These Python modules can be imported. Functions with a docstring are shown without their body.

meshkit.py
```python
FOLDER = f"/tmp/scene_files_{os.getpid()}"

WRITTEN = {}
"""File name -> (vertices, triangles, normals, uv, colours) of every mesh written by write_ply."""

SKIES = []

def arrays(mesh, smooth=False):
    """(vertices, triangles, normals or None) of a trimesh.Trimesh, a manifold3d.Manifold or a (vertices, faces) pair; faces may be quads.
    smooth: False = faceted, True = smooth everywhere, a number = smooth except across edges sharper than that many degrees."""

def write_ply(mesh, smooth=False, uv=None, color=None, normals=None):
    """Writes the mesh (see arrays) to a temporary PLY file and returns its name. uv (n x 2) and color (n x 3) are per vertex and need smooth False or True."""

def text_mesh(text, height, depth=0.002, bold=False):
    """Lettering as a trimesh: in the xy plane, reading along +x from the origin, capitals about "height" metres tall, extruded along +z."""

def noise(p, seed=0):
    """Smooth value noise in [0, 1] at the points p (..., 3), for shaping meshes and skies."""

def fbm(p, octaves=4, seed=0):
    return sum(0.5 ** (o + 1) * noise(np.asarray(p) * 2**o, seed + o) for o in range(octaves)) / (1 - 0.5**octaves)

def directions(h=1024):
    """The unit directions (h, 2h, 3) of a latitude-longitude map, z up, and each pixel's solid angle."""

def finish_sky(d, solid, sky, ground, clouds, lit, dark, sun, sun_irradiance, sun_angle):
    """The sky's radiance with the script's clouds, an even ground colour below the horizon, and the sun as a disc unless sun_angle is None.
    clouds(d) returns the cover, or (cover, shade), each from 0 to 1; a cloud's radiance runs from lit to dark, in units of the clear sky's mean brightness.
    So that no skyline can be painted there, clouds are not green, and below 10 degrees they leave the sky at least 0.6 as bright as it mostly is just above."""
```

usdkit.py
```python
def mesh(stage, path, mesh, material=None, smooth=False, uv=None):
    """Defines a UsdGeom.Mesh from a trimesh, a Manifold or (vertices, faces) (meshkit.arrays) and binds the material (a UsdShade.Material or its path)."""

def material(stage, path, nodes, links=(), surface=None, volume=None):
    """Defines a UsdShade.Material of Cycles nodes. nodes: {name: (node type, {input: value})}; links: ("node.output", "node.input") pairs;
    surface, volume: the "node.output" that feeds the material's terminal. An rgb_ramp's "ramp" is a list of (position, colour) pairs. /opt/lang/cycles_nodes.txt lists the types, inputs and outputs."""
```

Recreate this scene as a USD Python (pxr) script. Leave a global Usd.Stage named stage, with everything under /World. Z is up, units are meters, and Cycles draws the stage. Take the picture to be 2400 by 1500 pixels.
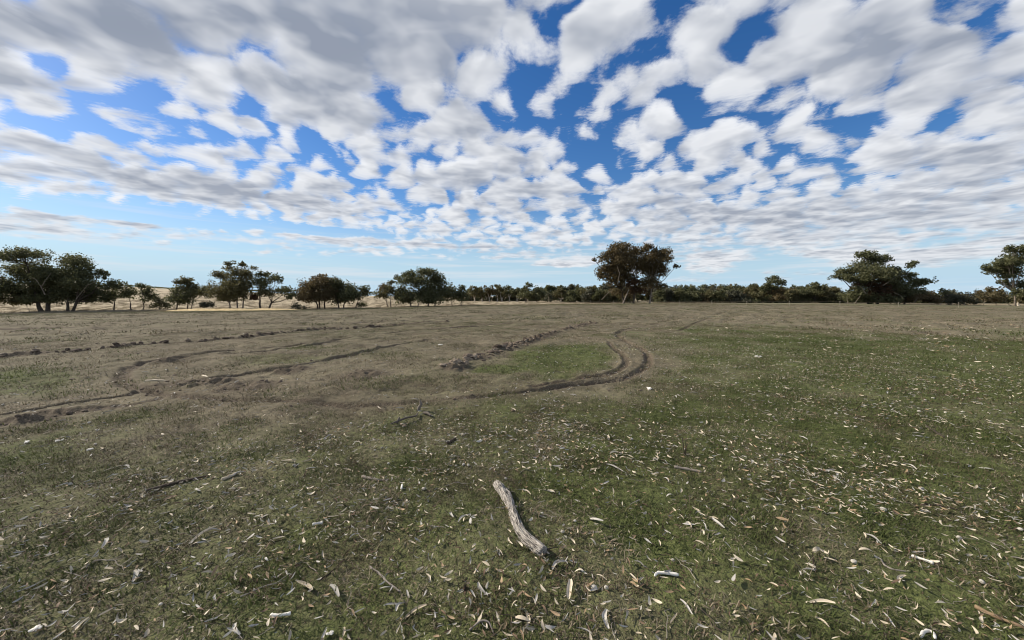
import math, random
import numpy as np, trimesh, usdkit, meshkit
from pxr import Usd, UsdGeom, UsdLux, UsdShade, Gf, Sdf, Vt
rng = np.random.default_rng(7)
random.seed(7)
stage = Usd.Stage.CreateInMemory()
UsdGeom.Xform.Define(stage, '/World')
UsdGeom.Scope.Define(stage, '/World/Looks')
PI = math.pi

# ---------------------------------------------------------------- camera
FOC, CX, CY, HOR = 867.0, 1200.0, 750.0, 694.0       # focal length and horizon in pixels of a 2400 x 1500 picture
CAMZ = 1.6
PITCH = math.atan((CY - HOR) / FOC)
cam = UsdGeom.Camera.Define(stage, '/World/camera')
cam.AddTranslateOp().Set((0, 0, CAMZ))
cam.AddRotateXOp().Set(90 - math.degrees(PITCH))
cam.CreateHorizontalApertureAttr(36.0)
cam.CreateVerticalApertureAttr(22.5)
cam.CreateFocalLengthAttr(36.0 * FOC / 2400)
cam.CreateClippingRangeAttr((0.05, 20000.0))
cam.CreateFStopAttr(0.0)
cam.CreateExposureAttr(EXPOSURE := 0.55)

def ray(px, py):
    """World direction of a point of the photograph, scaled to one metre of depth along +y."""
    x, u = (px - CX) / FOC, (CY - py) / FOC
    d = np.array([x, math.cos(PITCH) + u * math.sin(PITCH), -math.sin(PITCH) + u * math.cos(PITCH)])
    return d / d[1]

# ---------------------------------------------------------------- sky and sun
SUN_AZ, SUN_EL = math.radians(-72), math.radians(32)  # azimuth from +y towards +x
SUN_DIR = np.array([math.cos(SUN_EL) * math.sin(SUN_AZ), math.cos(SUN_EL) * math.cos(SUN_AZ), math.sin(SUN_EL)])

class Graph:
    """Collects Cycles nodes; an input given as 'node.output' is a link, anything else a value."""
    def __init__(self):
        self.n, self.l, self.k = {}, [], 0
    def add(self, kind, out, **inp):
        name = f'n{self.k}'; self.k += 1
        vals = {}
        for k, v in inp.items():
            if isinstance(v, str) and '.' in v: self.l.append((v, f'{name}.{k}'))
            else: vals[k] = v
        self.n[name] = (kind, vals)
        return f'{name}.{out}'
    def m(self, op, a, b=0.0, c=0.0, clamp=False):
        return self.add('math', 'value', math_type=op, value1=a, value2=b, value3=c, use_clamp=clamp)
    def v(self, op, a, b=(0, 0, 0), **k):
        return self.add('vector_math', 'value' if op in ('dot_product', 'length', 'distance') else 'vector', vector_math_type=op, vector1=a, vector2=b, **k) if False else \
               self.add('vector_math', 'value' if op in ('dot_product', 'length', 'distance') else 'vector', math_type=op, vector1=a, vector2=b, **k)
    def mix(self, f, a, b, kind='mix'):
        return self.add('mix', 'color', mix_type=kind, fac=f, color1=a, color2=b)
    def rng(self, x, a, b, c=0.0, d=1.0, kind='linear'):
        return self.add('map_range', 'result', range_type=kind, value=x, from_min=a, from_max=b, to_min=c, to_max=d, clamp=True)
    def noise(self, vec, scale, detail=3.0, rough=0.5, out='fac', dist=0.0):
        return self.add('noise_texture', out, vector=vec, scale=scale, detail=detail, roughness=rough, distortion=dist)
    def make(self, name, surface=None, volume=None):
        return usdkit.material(stage, '/World/Looks/' + name, self.n, self.l, surface=surface, volume=volume)

# (amount, cx, cy, rx, ry, angle): where the cloud sheet is thicker (+) or torn open (-); given by eye from the photograph, turned into azimuth and elevation
BANKS = [
 (+.26, 330, 60, 560, 190, 8), (+.34, 760, 100, 460, 200, 16), (+.16, 1060, 240, 240, 170, 40),
 (+.24, 240, 395, 520, 62, 13), (+.24, 640, 460, 330, 60, 11),
 (-.36, 600, 270, 240, 30, 42), (-.30, 760, 365, 150, 40, 35), (-.32, 100, 150, 75, 45, 20), (-.22, 650, 92, 40, 26, 50),
 (-.34, 150, 292, 260, 32, 3), (-.28, 480, 300, 200, 36, 14), (-.20, 300, 205, 260, 24, 12),
 (-.16, 1300, 60, 40, 80, -12), (-.34, 1225, 200, 50, 100, 12), (-.36, 1320, 330, 150, 60, 20), (-.22, 1560, 130, 60, 60, 0),
 (-.20, 1640, 250, 120, 60, 0), (-.20, 1440, 420, 170, 40, 0),
 (-.60, 260, 500, 460, 34, 8), (-.55, 700, 540, 460, 28, 6), (+.42, 330, 527, 280, 15, 5), (+.46, 700, 552, 330, 14, 5), (+.30, 1010, 572, 200, 12, 4),
 (-.75, 300, 640, 560, 66, 0), (-.7, 900, 640, 420, 46, 2), (-.55, 1300, 645, 260, 30, 0),
 (-.4, 1750, 668, 420, 10, 0), (-.6, 2220, 655, 240, 30, -6),
 (+.22, 1430, 110, 190, 120, 60), (+.14, 1000, 40, 260, 120, 0), (+.12, 1750, 60, 200, 120, 0), (+.26, 2050, 90, 520, 230, 10), (+.16, 2250, 380, 300, 160, 0),
 (+.22, 1750, 500, 620, 90, 2), (+.16, 1150, 450, 300, 70, 5),
 (+.3, 1130, 637, 60, 10, 0), (+.28, 620, 592, 50, 12, 0),(+.3, 1300, 622, 150, 10, 0),
]
def az_el(px, py):
    d = ray(px, py); d = d / np.linalg.norm(d)
    return np.array([math.atan2(d[0], d[1]), math.asin(d[2])])

def make_sky():
    g = Graph()
    d = 'tc.generated'
    g.n['tc'] = ('texture_coordinate', {})
    sep = g.add('separate_xyz', 'x', vector=d).split('.')[0]
    dx, dy, dz = sep + '.x', sep + '.y', sep + '.z'
    el = g.m('arcsine', dz)
    az = g.m('arctan2', dx, dy)
    ae = g.add('combine_xyz', 'vector', x=az, y=el, z=0.0)
    # coverage: slow noise plus the banks
    zz = g.m('maximum', dz, 0.0)
    def plane(h, bend=0.06, z=0.0):                        # where the ray meets the layer at height h
        s = g.m('divide', h, g.m('add', zz, bend))
        return g.add('combine_xyz', 'vector', x=g.m('multiply', dx, s), y=g.m('multiply', dy, s), z=z)
    q1 = plane(1.0)
    cov = g.m('multiply_add', g.noise(q1, .55, 2, .5), .30, -.15)
    for a, cx, cy, rx, ry, ang in BANKS:
        c = az_el(cx, cy); t = math.radians(ang)
        e = 12.0
        ex = (az_el(cx + e * math.cos(t), cy + e * math.sin(t)) - c) / e * rx
        ey = (az_el(cx - e * math.sin(t), cy + e * math.cos(t)) - c) / e * ry
        U, S, _ = np.linalg.svd(np.stack([ex, ey], 1))
        rot = math.atan2(U[1, 0], U[0, 0])
        mp = g.add('mapping', 'vector', mapping_type='texture', vector=ae, location=(c[0], c[1], 0), rotation=(0, 0, rot), scale=(S[0] * 1.5, S[1] * 1.5, 1))
        b = g.add('gradient_texture', 'fac', gradient_type='quadratic_sphere', vector=mp)
        cov = g.m('multiply_add', b, a * 1.25, cov)
    # the clear sky
    sky = g.add('sky_texture', 'color', sky_type='single_scattering', sun_disc=False, sun_elevation=SUN_EL, sun_rotation=SUN_AZ, altitude=200.0, air_density=SKY_AIR, aerosol_density=SKY_DUST, ozone_density=SKY_OZ, vector=d)
    sky = g.add('hsv', 'color', hue=SKY_HUE, saturation=SKY_SAT, value=SKY_VAL, color=sky)
    sky = g.mix(g.rng(el, .0, .25, 1.0, 0.0, 'smoothstep'), sky, HORIZON)
    # clouds
    warp = g.v('scale', g.noise(q1, 2.2, 2, .5, out='color'), scale=0.22)
    N = 7
    col = sky
    big = g.m('multiply_add', g.noise(q1, 1.3, 2, .5), .4, .05)
    sunxy = SUN_DIR[:2] / SUN_DIR[2]
    def thick(h, det=6.5, puffs=True):
        p = g.v('add', plane(h, z=(h - 1.0) * .7), warp)
        n = g.noise(p, 4.6, det, .6)
        if puffs:                                    # rounded heaps
            v = g.add('voronoi_texture', 'distance', dimensions='2D', feature='f1', vector=p, scale=4.9, randomness=1.0)
            n = g.m('multiply_add', v, -.78, g.m('multiply_add', n, 1.95, -.28))
        n = g.add('mix_float', 'result', fac=lowmix, a=n, b=nlow)
        return g.m('add', n, g.m('add', body, CLOUD_BASE))
    # towards the horizon one sees the sides of the heaps rather than their bases
    lowmix = g.rng(el, .17, .07)
    pl = g.add('combine_xyz', 'vector', x=g.m('multiply', az, 11.0), y=g.m('multiply', el, 30.0), z=3.3)
    nlow = g.m('multiply_add', g.noise(pl, 1.0, 5, .55), 1.6, -.46)
    body = g.m('add', cov, big)
    ps = g.v('add', g.v('add', q1, warp), (sunxy[0] * .10, sunxy[1] * .10, 0))
    vs = g.add('voronoi_texture', 'distance', dimensions='2D', feature='f1', vector=ps, scale=4.9, randomness=1.0)
    shade = g.m('add', g.m('multiply_add', g.noise(ps, 4.6, 2.5, .6), 1.7, -.20), g.m('multiply_add', vs, -.5, g.m('add', body, CLOUD_BASE - .12)))   # cloud standing towards the sun
    depth = g.rng(shade, -.10, .50)
    heavy = g.rng(g.m('add', body, g.m('multiply', g.noise(q1, 1.9, 2, .5), .3)), .28, .80, 0.0, 1.0, 'smoothstep')
    lit = g.m('subtract', 1.0, g.m('multiply_add', heavy, .34, g.m('multiply', depth, .66)))
    for i in reversed(range(N)):
        f = i / (N - 1)
        t = thick(1.0 + .095 * f)
        a = g.rng(g.m('subtract', t, f * .32), -.05, .24, 0.0, .66, 'smoothstep')
        c = g.mix(g.m('multiply_add', lit, .85, f * .42, clamp=True), CLOUD_DARK, CLOUD_LIT)
        col = g.mix(a, col, c)
    # thin veils lying in long streaks low over the land
    pv = g.add('combine_xyz', 'vector', x=g.m('multiply', az, 3.2), y=g.m('multiply', el, 62.0), z=8.1)
    veil = g.rng(g.noise(pv, 1.0, 5, .6), .46, .70, 0.0, .62, 'smoothstep')
    veil = g.m('multiply', veil, g.rng(el, .21, .10, 0.0, 1.0, 'smoothstep'))
    col = g.mix(veil, col, (8.8, 9.1, 9.6))
    # far clouds fade into the light of the low sky
    hz = g.rng(el, .0, .08, HAZE_SKY, 0.0, 'smoothstep')
    col = g.mix(hz, col, sky)
    col = g.mix(g.rng(el, -.02, .0, 1.0, 0.0), col, sky)
    bg = g.add('background_shader', 'background', color=col, strength=SKY_STRENGTH)
    return g.make('sky_material', surface=bg)

SKY_STRENGTH, SKY_AIR, SKY_DUST, SKY_OZ, SKY_SAT, SKY_VAL = 0.06, 1.0, 0.3, 3.0, 1.3, 1.38
HORIZON = (5.6, 7.8, 9.5)
SKY_HUE = 0.508
CLOUD_DARK, CLOUD_LIT, CLOUD_BASE, HAZE_SKY = (3.1, 3.6, 4.6), (10.4, 10.6, 10.9), -.535, .7
dome = UsdLux.DomeLight.Define(stage, '/World/sky')
dome.GetPrim().SetCustomDataByKey('kind', 'structure')
UsdShade.MaterialBindingAPI.Apply(dome.GetPrim()).Bind(make_sky())
sun = UsdLux.DistantLight.Define(stage, '/World/sun')
sun.CreateIntensityAttr(1.25); sun.CreateNormalizeAttr(True); sun.CreateAngleAttr(0.6); sun.CreateColorAttr((1.0, 0.9, 0.76))
_z = SUN_DIR; _x = np.cross([0, 0, 1], _z); _x /= np.linalg.norm(_x); _y = np.cross(_z, _x)
sun.AddTransformOp().Set(Gf.Matrix4d(*_x, 0, *_y, 0, *_z, 0, 0, 0, 0, 1))

# ---------------------------------------------------------------- helpers
_used = {}
def numbered(parent, name):
    k = (str(parent), name); n = _used.get(k, 0); _used[k] = n + 1
    return f'{parent}/{name}' if n == 0 else f'{parent}/{name}_{n:03d}'
def tag(prim, label=None, category=None, group=None, kind=None):
    prim = prim.GetPrim()
    for k, v in (('label', label), ('category', category), ('group', group), ('kind', kind)):
        if v: prim.SetCustomDataByKey(k, v)
    return prim
def thing(name, label, category, loc=(0, 0, 0), group=None):
    x = UsdGeom.Xform.Define(stage, numbered('/World', name))
    x.AddTranslateOp().Set(Gf.Vec3d(*map(float, loc)))
    tag(x, label, category, group)
    return x.GetPrim()
def part(parent, name, mesh, mat, smooth=False, label=None):
    m = usdkit.mesh(stage, numbered(parent.GetPath(), name), mesh, mat, smooth)
    if label: tag(m, label)
    return m.GetPrim()
def solo(name, mesh, mat, smooth=False, **k):
    m = usdkit.mesh(stage, numbered('/World', name), mesh, mat, smooth)
    return tag(m, **k)
def primvar(m, name, values):
    UsdGeom.PrimvarsAPI(m).CreatePrimvar(name, Sdf.ValueTypeNames.Color3fArray, 'vertex').Set(Vt.Vec3fArray.FromNumpy(np.asarray(values, np.float32)))
def scatter(path, protos, ids, pos, yaw, scale, tilt=None):
    """A PointInstancer; protos are (name, mesh, material)."""
    pi = UsdGeom.PointInstancer.Define(stage, path)
    rel = pi.CreatePrototypesRel()
    for nm, me, mat in protos:
        usdkit.mesh(stage, f'{path}/{nm}', me, mat)
        rel.AddTarget(f'{path}/{nm}')
    n = len(ids)
    pi.CreateProtoIndicesAttr(Vt.IntArray.FromNumpy(np.asarray(ids, np.int32)))
    pi.CreatePositionsAttr(Vt.Vec3fArray.FromNumpy(np.asarray(pos, np.float32)))
    q = np.zeros((n, 4)); q[:, 0] = np.cos(np.asarray(yaw) / 2); q[:, 3] = np.sin(np.asarray(yaw) / 2)
    if tilt is not None:                                  # then lean about a horizontal axis
        a, t = tilt
        r = np.stack([np.cos(t / 2), np.cos(a) * np.sin(t / 2), np.sin(a) * np.sin(t / 2), np.zeros(n)], 1)
        w1, x1, y1, z1 = r.T; w2, x2, y2, z2 = q.T
        q = np.stack([w1*w2 - x1*x2 - y1*y2 - z1*z2, w1*x2 + x1*w2 + y1*z2 - z1*y2, w1*y2 - x1*z2 + y1*w2 + z1*x2, w1*z2 + x1*y2 - y1*x2 + z1*w2], 1)
    pi.CreateOrientationsAttr(Vt.QuathArray([Gf.Quath(float(a), float(b), float(c), float(d)) for a, b, c, d in q]))
    s = np.asarray(scale, np.float32)
    pi.CreateScalesAttr(Vt.Vec3fArray.FromNumpy(s if s.ndim == 2 else np.stack([s] * 3, 1)))
    return pi
def tube(path, radii, n=6, rough=0.0, seed=0, cap=True):
    """A tapered tube along a path."""
    P, R = np.asarray(path, float), np.asarray(radii, float)
    T = np.gradient(P, axis=0); T /= np.linalg.norm(T, axis=1, keepdims=True) + 1e-9
    up = np.array([0, 0, 1.0]) if abs(T[0][2]) < .9 else np.array([1.0, 0, 0])
    A = np.cross(T, up); A /= np.linalg.norm(A, axis=1, keepdims=True) + 1e-9
    B = np.cross(T, A)
    th = np.arange(n) / n * 2 * PI
    rad = R[:, None] * np.ones((1, n))
    if rough: rad = rad * (1 + rough * (np.random.default_rng(seed).random((len(P), n)) - .5) * 2)
    V = P[:, None] + rad[..., None] * (np.cos(th)[None, :, None] * A[:, None] + np.sin(th)[None, :, None] * B[:, None])
    V = V.reshape(-1, 3)
    i, j = np.meshgrid(np.arange(len(P) - 1), np.arange(n), indexing='ij')
    a, b = (i * n + j).ravel(), (i * n + (j + 1) % n).ravel()
    F = np.vstack([np.stack([a, b, b + n], 1), np.stack([a, b + n, a + n], 1)])
    if cap:
        e = len(V); V = np.vstack([V, P[:1], P[-1:]]); k = np.arange(n); l = (len(P) - 1) * n
        F = np.vstack([F, np.stack([np.full(n, e), (k + 1) % n, k], 1), np.stack([np.full(n, e + 1), l + k, l + (k + 1) % n], 1)])
    return V, F
def join(ms):
    vs, fs, o = [], [], 0
    for v, f in ms:
        vs.append(v); fs.append(np.asarray(f) + o); o += len(v)
    return np.vstack(vs), np.vstack(fs)
def nz(x, y, s, seed, oct=3):
    x = np.asarray(x, float); y = np.asarray(y, float)
    return meshkit.fbm(np.stack([x * s + 91.3, y * s + 47.7, np.full_like(x, seed * 7.31)], -1), oct, seed)
def sstep(a, b, x):
    t = np.clip((x - a) / (b - a), 0, 1); return t * t * (3 - 2 * t)

# ---------------------------------------------------------------- the lie of the land
_PX = [-900, 0, 300, 600, 880, 1100, 1300, 1500, 1900, 2150, 2400, 3300]
_ED = [74, 75, 76, 78, 85, 95, 100, 105, 108, 104, 100, 98]      # how far the field reaches
_ZE = [-2.0, -1.95, -1.6, -1.37, -1.15, -.86, -.62, -.46, -.50, -.82, -1.1, -1.2]
_HT = [16, 13.0, 10.6, 5.2, 1.8, .2, -.6, -.8, -.8, -.6, -.4, -.4]  # height of the land 350 m away
def fpx(x, y): return 1200 + 867 * np.clip(x / np.maximum(y, 4.0), -3, 3)
def edge(x, y): return np.interp(fpx(x, y), _PX, _ED)
def land(x, y):
    x, y = np.asarray(x, float), np.asarray(y, float)
    p = fpx(x, y); E = np.interp(p, _PX, _ED); zE = np.interp(p, _PX, _ZE); H = np.interp(p, _PX, _HT)
    t = np.maximum(y, 0) / E
    z = zE * np.minimum(t, 1) ** 1.7
    w = np.clip((y - E) / (350 - E), 0, 1)
    z = z + (H - zE) * w ** 1.15
    z = np.where(y > 350, H + (-1.0 - H) * np.clip((y - 350) / 900, 0, 1) , z)
    return z + (nz(x, y, .035, 3, 2) - .5) * .5 * sstep(8, 40, np.hypot(x, y)) * (1 - .95 * sstep(72, 95, np.hypot(x, y)))
def hit(px, py, z0=None):
    """Where the ray through a point of the photograph meets the land."""
    d = ray(px, py); s = 2.0
    if d[2] >= -1e-4: s = 200.0
    ys = np.geomspace(1.0, 600, 1500)
    gap = CAMZ + d[2] * ys - land(d[0] * ys, ys)
    k = np.argmax(gap < 0)
    if gap[k] >= 0: k = len(ys) - 1
    k = max(k, 1)
    a, b = gap[k - 1], gap[k]
    y = ys[k - 1] + (ys[k] - ys[k - 1]) * (a / (a - b) if a != b else 0)
    return np.array([d[0] * y, y])
def line(pts, step=.06):
    w = np.array([hit(*p) for p in pts])
    # smooth through the points
    d = np.r_[0, np.cumsum(np.linalg.norm(np.diff(w, axis=0), axis=1))]
    from scipy.interpolate import CubicSpline as PchipInterpolator
    s = np.arange(0, d[-1], step)
    return np.stack([PchipInterpolator(d, w[:, 0])(s), PchipInterpolator(d, w[:, 1])(s)], 1)

RUTS = [  # (points in the photograph, half width, depth, spoil)
 ([(-120, 1000), (0, 978), (120, 956), (250, 935), (335, 919)], .07, .08, .014),
 ([(345, 915), (420, 931), (560, 940), (760, 945), (900, 945), (1040, 937), (1150, 928), (1250, 917), (1350, 905), (1430, 893), (1480, 878), (1510, 860), (1520, 842), (1508, 822), (1480, 806), (1450, 790), (1458, 774), (1500, 765), (1545, 758)], .09, .065, .016),
 ([(345, 916), (312, 907), (292, 898), (285, 887), (292, 873), (314, 859), (352, 847), (405, 838), (480, 828), (600, 817), (760, 800), (900, 783), (1010, 772), (1100, 765), (1200, 756)], .11, .065, .018),
 ([(440, 905), (500, 890), (580, 876), (690, 858), (800, 838), (890, 818), (960, 805), (1010, 797)], .11, .075, .028),
 ([(400, 846), (480, 836), (560, 829), (700, 812), (800, 799)], .10, .06, .03),
 ([(1590, 776), (1620, 762), (1660, 745)], .09, .06, .02),
 ([(1250, 908), (1380, 888), (1440, 872), (1468, 850), (1450, 825), (1428, 803)], .07, .03, .03),
 ([(0, 1002), (60, 985), (160, 975), (250, 962), (370, 938)], .08, .02, .025),
]
RIDGES = [  # rows of turned clods (points, half width, height)
 ([(-150, 845), (0, 836), (90, 829), (200, 822), (300, 812), (400, 805), (500, 797), (600, 787), (680, 779), (740, 774), (810, 771), (900, 765), (1050, 755)], .15, .08),
 ([(1058, 866), (1110, 845), (1160, 826), (1220, 808), (1270, 790), (1330, 772), (1390, 758)], .24, .10),
 ([(-100, 765), (0, 775), (120, 770), (230, 771)], .25, .08),
 ([(500, 900), (560, 893), (640, 880), (700, 868)], .25, .07), ([(430, 900), (520, 912), (640, 905), (760, 895), (860, 880)], .35, .05),
 ([(80, 985), (160, 972), (240, 962)], .22, .08),
 ([(380, 850), (420, 842), (470, 838)], .2, .07),
]
from scipy.spatial import cKDTree
import shapely
rut_lines = [(line(p), w, d, s) for p, w, d, s in RUTS]
ridge_lines = [(line(p), w, h) for p, w, h in RIDGES]
def poly(pts):
    p = shapely.Polygon(np.array([hit(*q) for q in pts])).buffer(0); shapely.prepare(p); return p
WORKED = poly([(-400, 1080), (0, 985), (200, 960), (330, 945), (620, 985), (900, 975), (1250, 930), (1450, 905), (1530, 870), (1600, 845), (1560, 790), (1640, 765), (1900, 780), (2400, 790), (2700, 770), (2500, 722), (1900, 714), (1500, 714), (1100, 720), (600, 732), (0, 742), (-500, 745)])
GREENS = [((1320, 835), 170, 34, 1.0), ((1180, 865), 120, 16, .8), ((60, 890), 190, 38, .7), ((640, 840), 150, 14, .45), ((1650, 800), 120, 14, .6), ((1400, 815), 90, 20, .5), ((820, 790), 200, 8, .25)]
FUR = np.array([.6, .8])                                # the way the field was worked
def wob(x, y, k=.6): return (nz(x, y, .55, 11, 3) - .5) * k * 2, (nz(x, y, .55, 12, 3) - .5) * k * 2
def masks(x, y):
    """How worked (0..1) and how green (0..1) the ground is."""
    r = np.hypot(x, y)
    P = shapely.points(x.ravel(), y.ravel())
    sd = np.where(shapely.contains_xy(WORKED, x, y), 1, -1) * shapely.distance(WORKED.boundary, P).reshape(x.shape)
    k = np.clip(r * .24, .6, 7)
    w = sstep(-k, k, sd + (nz(x, y, .55, 11, 4) - .5) * 3.2 * k)
    w = np.where((y > 3) & (y < edge(x, y) + 6), w, 0)
    g = (1 - w) * (.50 + .26 * sstep(-4, 6, x - .1 * y)) * (.45 + 1.1 * nz(x, y, .8, 5, 4)) * (.7 + .6 * nz(x, y, 3.1, 9, 3))
    far = np.where(y > 0, sstep(16, 50, r), 0)
    g = g * (1 - .5 * far) + .28 * sstep(.45, .68, nz(x, y, .22, 6, 4)) * w
    for (c, rx, ry, s) in GREENS:
        p = hit(*c); ax = hit(c[0] + rx, c[1]) - p; ay = hit(c[0], c[1] - ry) - p
        M = np.linalg.inv(np.stack([ax, ay], 1))
        d = np.stack([x - p[0], y - p[1]], -1) @ M.T
        dd = np.hypot(d[..., 0], d[..., 1]) + (nz(x, y, .7, 8, 3) - .5) * 1.1
        g = np.maximum(g, s * (1 - sstep(.35, 1.05, dd)))
    return w, np.clip(g, 0, 1)
def relief(x, y):
    """Small relief over the land and how bare the soil is: (height, bare)."""
    sh = x.shape; x, y = x.ravel(), y.ravel()
    P = np.stack([x, y], 1); h = np.zeros(len(x)); bare = np.zeros(len(x)); r = np.hypot(x, y)
    a, b = wob(x, y, .05)
    fine = nz(x, y, 9.0, 21, 3) - .5
    for q, (L, w, dp, sp) in enumerate(rut_lines):
        d, i = cKDTree(L).query(P + np.stack([a, b], 1), distance_upper_bound=2.5)
        on = np.isfinite(d); d = np.where(on, d, 9)
        along = nz(i * .06, i * 0.0, .9, 31, 3)
        k = .65 + .7 * along
        h += -dp * .85 * k * np.exp(-(d / w) ** 4)
        h += .7 * sp * (1 + 3.0 * fine) * np.exp(-((d - w * 1.9) / (w * .75)) ** 2) * k
        if q in (1, 2, 3): bare = np.maximum(bare, .52 * np.exp(-(d / (.55, .45, .45)[q - 1]) ** 2) * (.5 + .9 * nz(x, y, 1.4, 24, 3)))
        bare = np.maximum(bare, np.clip(k * 1.1, 0, 1) * np.exp(-(d / (w * 1.7)) ** 2))
    for L, w, ht in ridge_lines:
        d, i = cKDTree(L).query(P + np.stack([a, b], 1) * 2, distance_upper_bound=2.5)
        d = np.where(np.isfinite(d), d, 9)
        k = .25 + .75 * sstep(.3, .6, nz(i * .06, i * 0.0, 1.3, 33, 3))
        h += ht * k * (.45 + 2.2 * np.abs(nz(x, y, 5.5, 22, 3) - .5) * 2) * np.exp(-(d / w) ** 2)
        bare = np.maximum(bare, .9 * k * np.exp(-(d / (w * 1.8)) ** 2))
    return h.reshape(sh), bare.reshape(sh)
def height(x, y, full=False):
    x, y = np.asarray(x, float), np.asarray(y, float)
    z = land(x, y); r = np.hypot(x, y)
    w, g = masks(x, y)
    h, bare = relief(x, y)
    s, t = x * FUR[0] + y * FUR[1], x * FUR[1] - y * FUR[0]
    fur = meshkit.fbm(np.stack([s * .35, t * 1.5, np.full_like(s, 2.2)], -1), 4, 41) - .5
    lump = nz(x, y, 2.6, 42, 4) - .5
    z = z + w * (fur * (.16 + .16 * sstep(12, 40, r)) + lump * (.10 + .08 * sstep(12, 40, r))) + (1 - w) * (nz(x, y, 1.9, 43, 5) - .5) * .11 * (1 - .9 * sstep(50, 90, r))
    z = z + h
    return (z, w, g, bare) if full else z
# ---------------------------------------------------------------- ground
def make_ground_material():
    g = Graph()
    g.n['geo'] = ('geometry', {}); g.n['at'] = ('attribute', {'attribute': 'tone'})
    sp = g.add('separate_color', 'r', color='at.color').split('.')[0]
    bare, green, gold = sp + '.r', sp + '.g', sp + '.b'
    P = 'geo.position'
    n1 = g.noise(P, 1.1, 5, .6); n2 = g.noise(P, 14.0, 4, .65); n3 = g.noise(P, 60.0, 3, .6)
    thatch = g.mix(g.rng(n2, .3, .7), (.088, .075, .050), (.265, .230, .160))
    thatch = g.mix(g.rng(n1, .35, .68, 0, .55), thatch, (.105, .092, .058))
    thatch = g.mix(g.rng(g.noise(P, .22, 5, .7), .40, .64, 0, .5), thatch, (.112, .110, .068))
    thatch = g.mix(g.rng(g.noise(P, .6, 4, .7), .50, .72, 0, .7), thatch, (.075, .060, .045))
    turf = g.mix(g.rng(n2, .35, .7), (.038, .048, .016), (.122, .138, .052))
    soil = g.mix(g.rng(n3, .3, .7), (.046, .037, .027), (.145, .118, .085))
    dry = g.mix(g.rng(g.noise(P, .05, 5, .65), .3, .7), (.29, .245, .165), (.37, .315, .22))
    gr = g.rng(g.m('add', green, g.m('multiply_add', n2, .5, -.25)), .2, .7)
    c = g.mix(gr, thatch, turf)
    c = g.mix(g.rng(g.m('add', bare, g.m('multiply_add', n2, .6, -.3)), .3, .7), c, soil)
    c = g.mix(gold, c, dry)
    speck = g.rng(g.noise(P, 95.0, 2, .5), .66, .72, 0, .5)
    c = g.mix(speck, c, (.34, .29, .22))
    hgt = g.m('add', g.m('multiply', n2, .6), g.m('multiply', n3, .4))
    b = g.add('bump', 'normal', height=hgt, strength=.9, distance=.05)
    p = g.add('principled_bsdf', 'BSDF', base_color=c, roughness=.95, specular_ior_level=.1, normal=b)
    return g.make('ground_material', surface=p)
_fr = np.radians(np.linspace(-61, 61, 720)); _bk = np.radians(np.linspace(63, 297, 40))[1:-1]
ang = np.concatenate([_fr, _bk])
def _rows():
    q = [1.25]
    while q[-1] < 130: q.append(q[-1] + float(np.interp(q[-1], [1.2, 3, 6, 14, 28, 60, 130], [.011, .02, .035, .055, .11, .35, 1.6])))
    return np.array(q)
rad = np.concatenate([_rows(), np.geomspace(132, 4000, 50)])
A, R = np.meshgrid(ang, rad)
GX, GY = R * np.sin(A), R * np.cos(A)
GZ, GW, GG, GB = height(GX, GY, True)
gold = sstep(-1.5, 1.5, GY - edge(GX, GY) + (nz(GX, GY, .3, 51, 3) - .5) * 6) * np.where(GY > 20, 1, 0)
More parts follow.
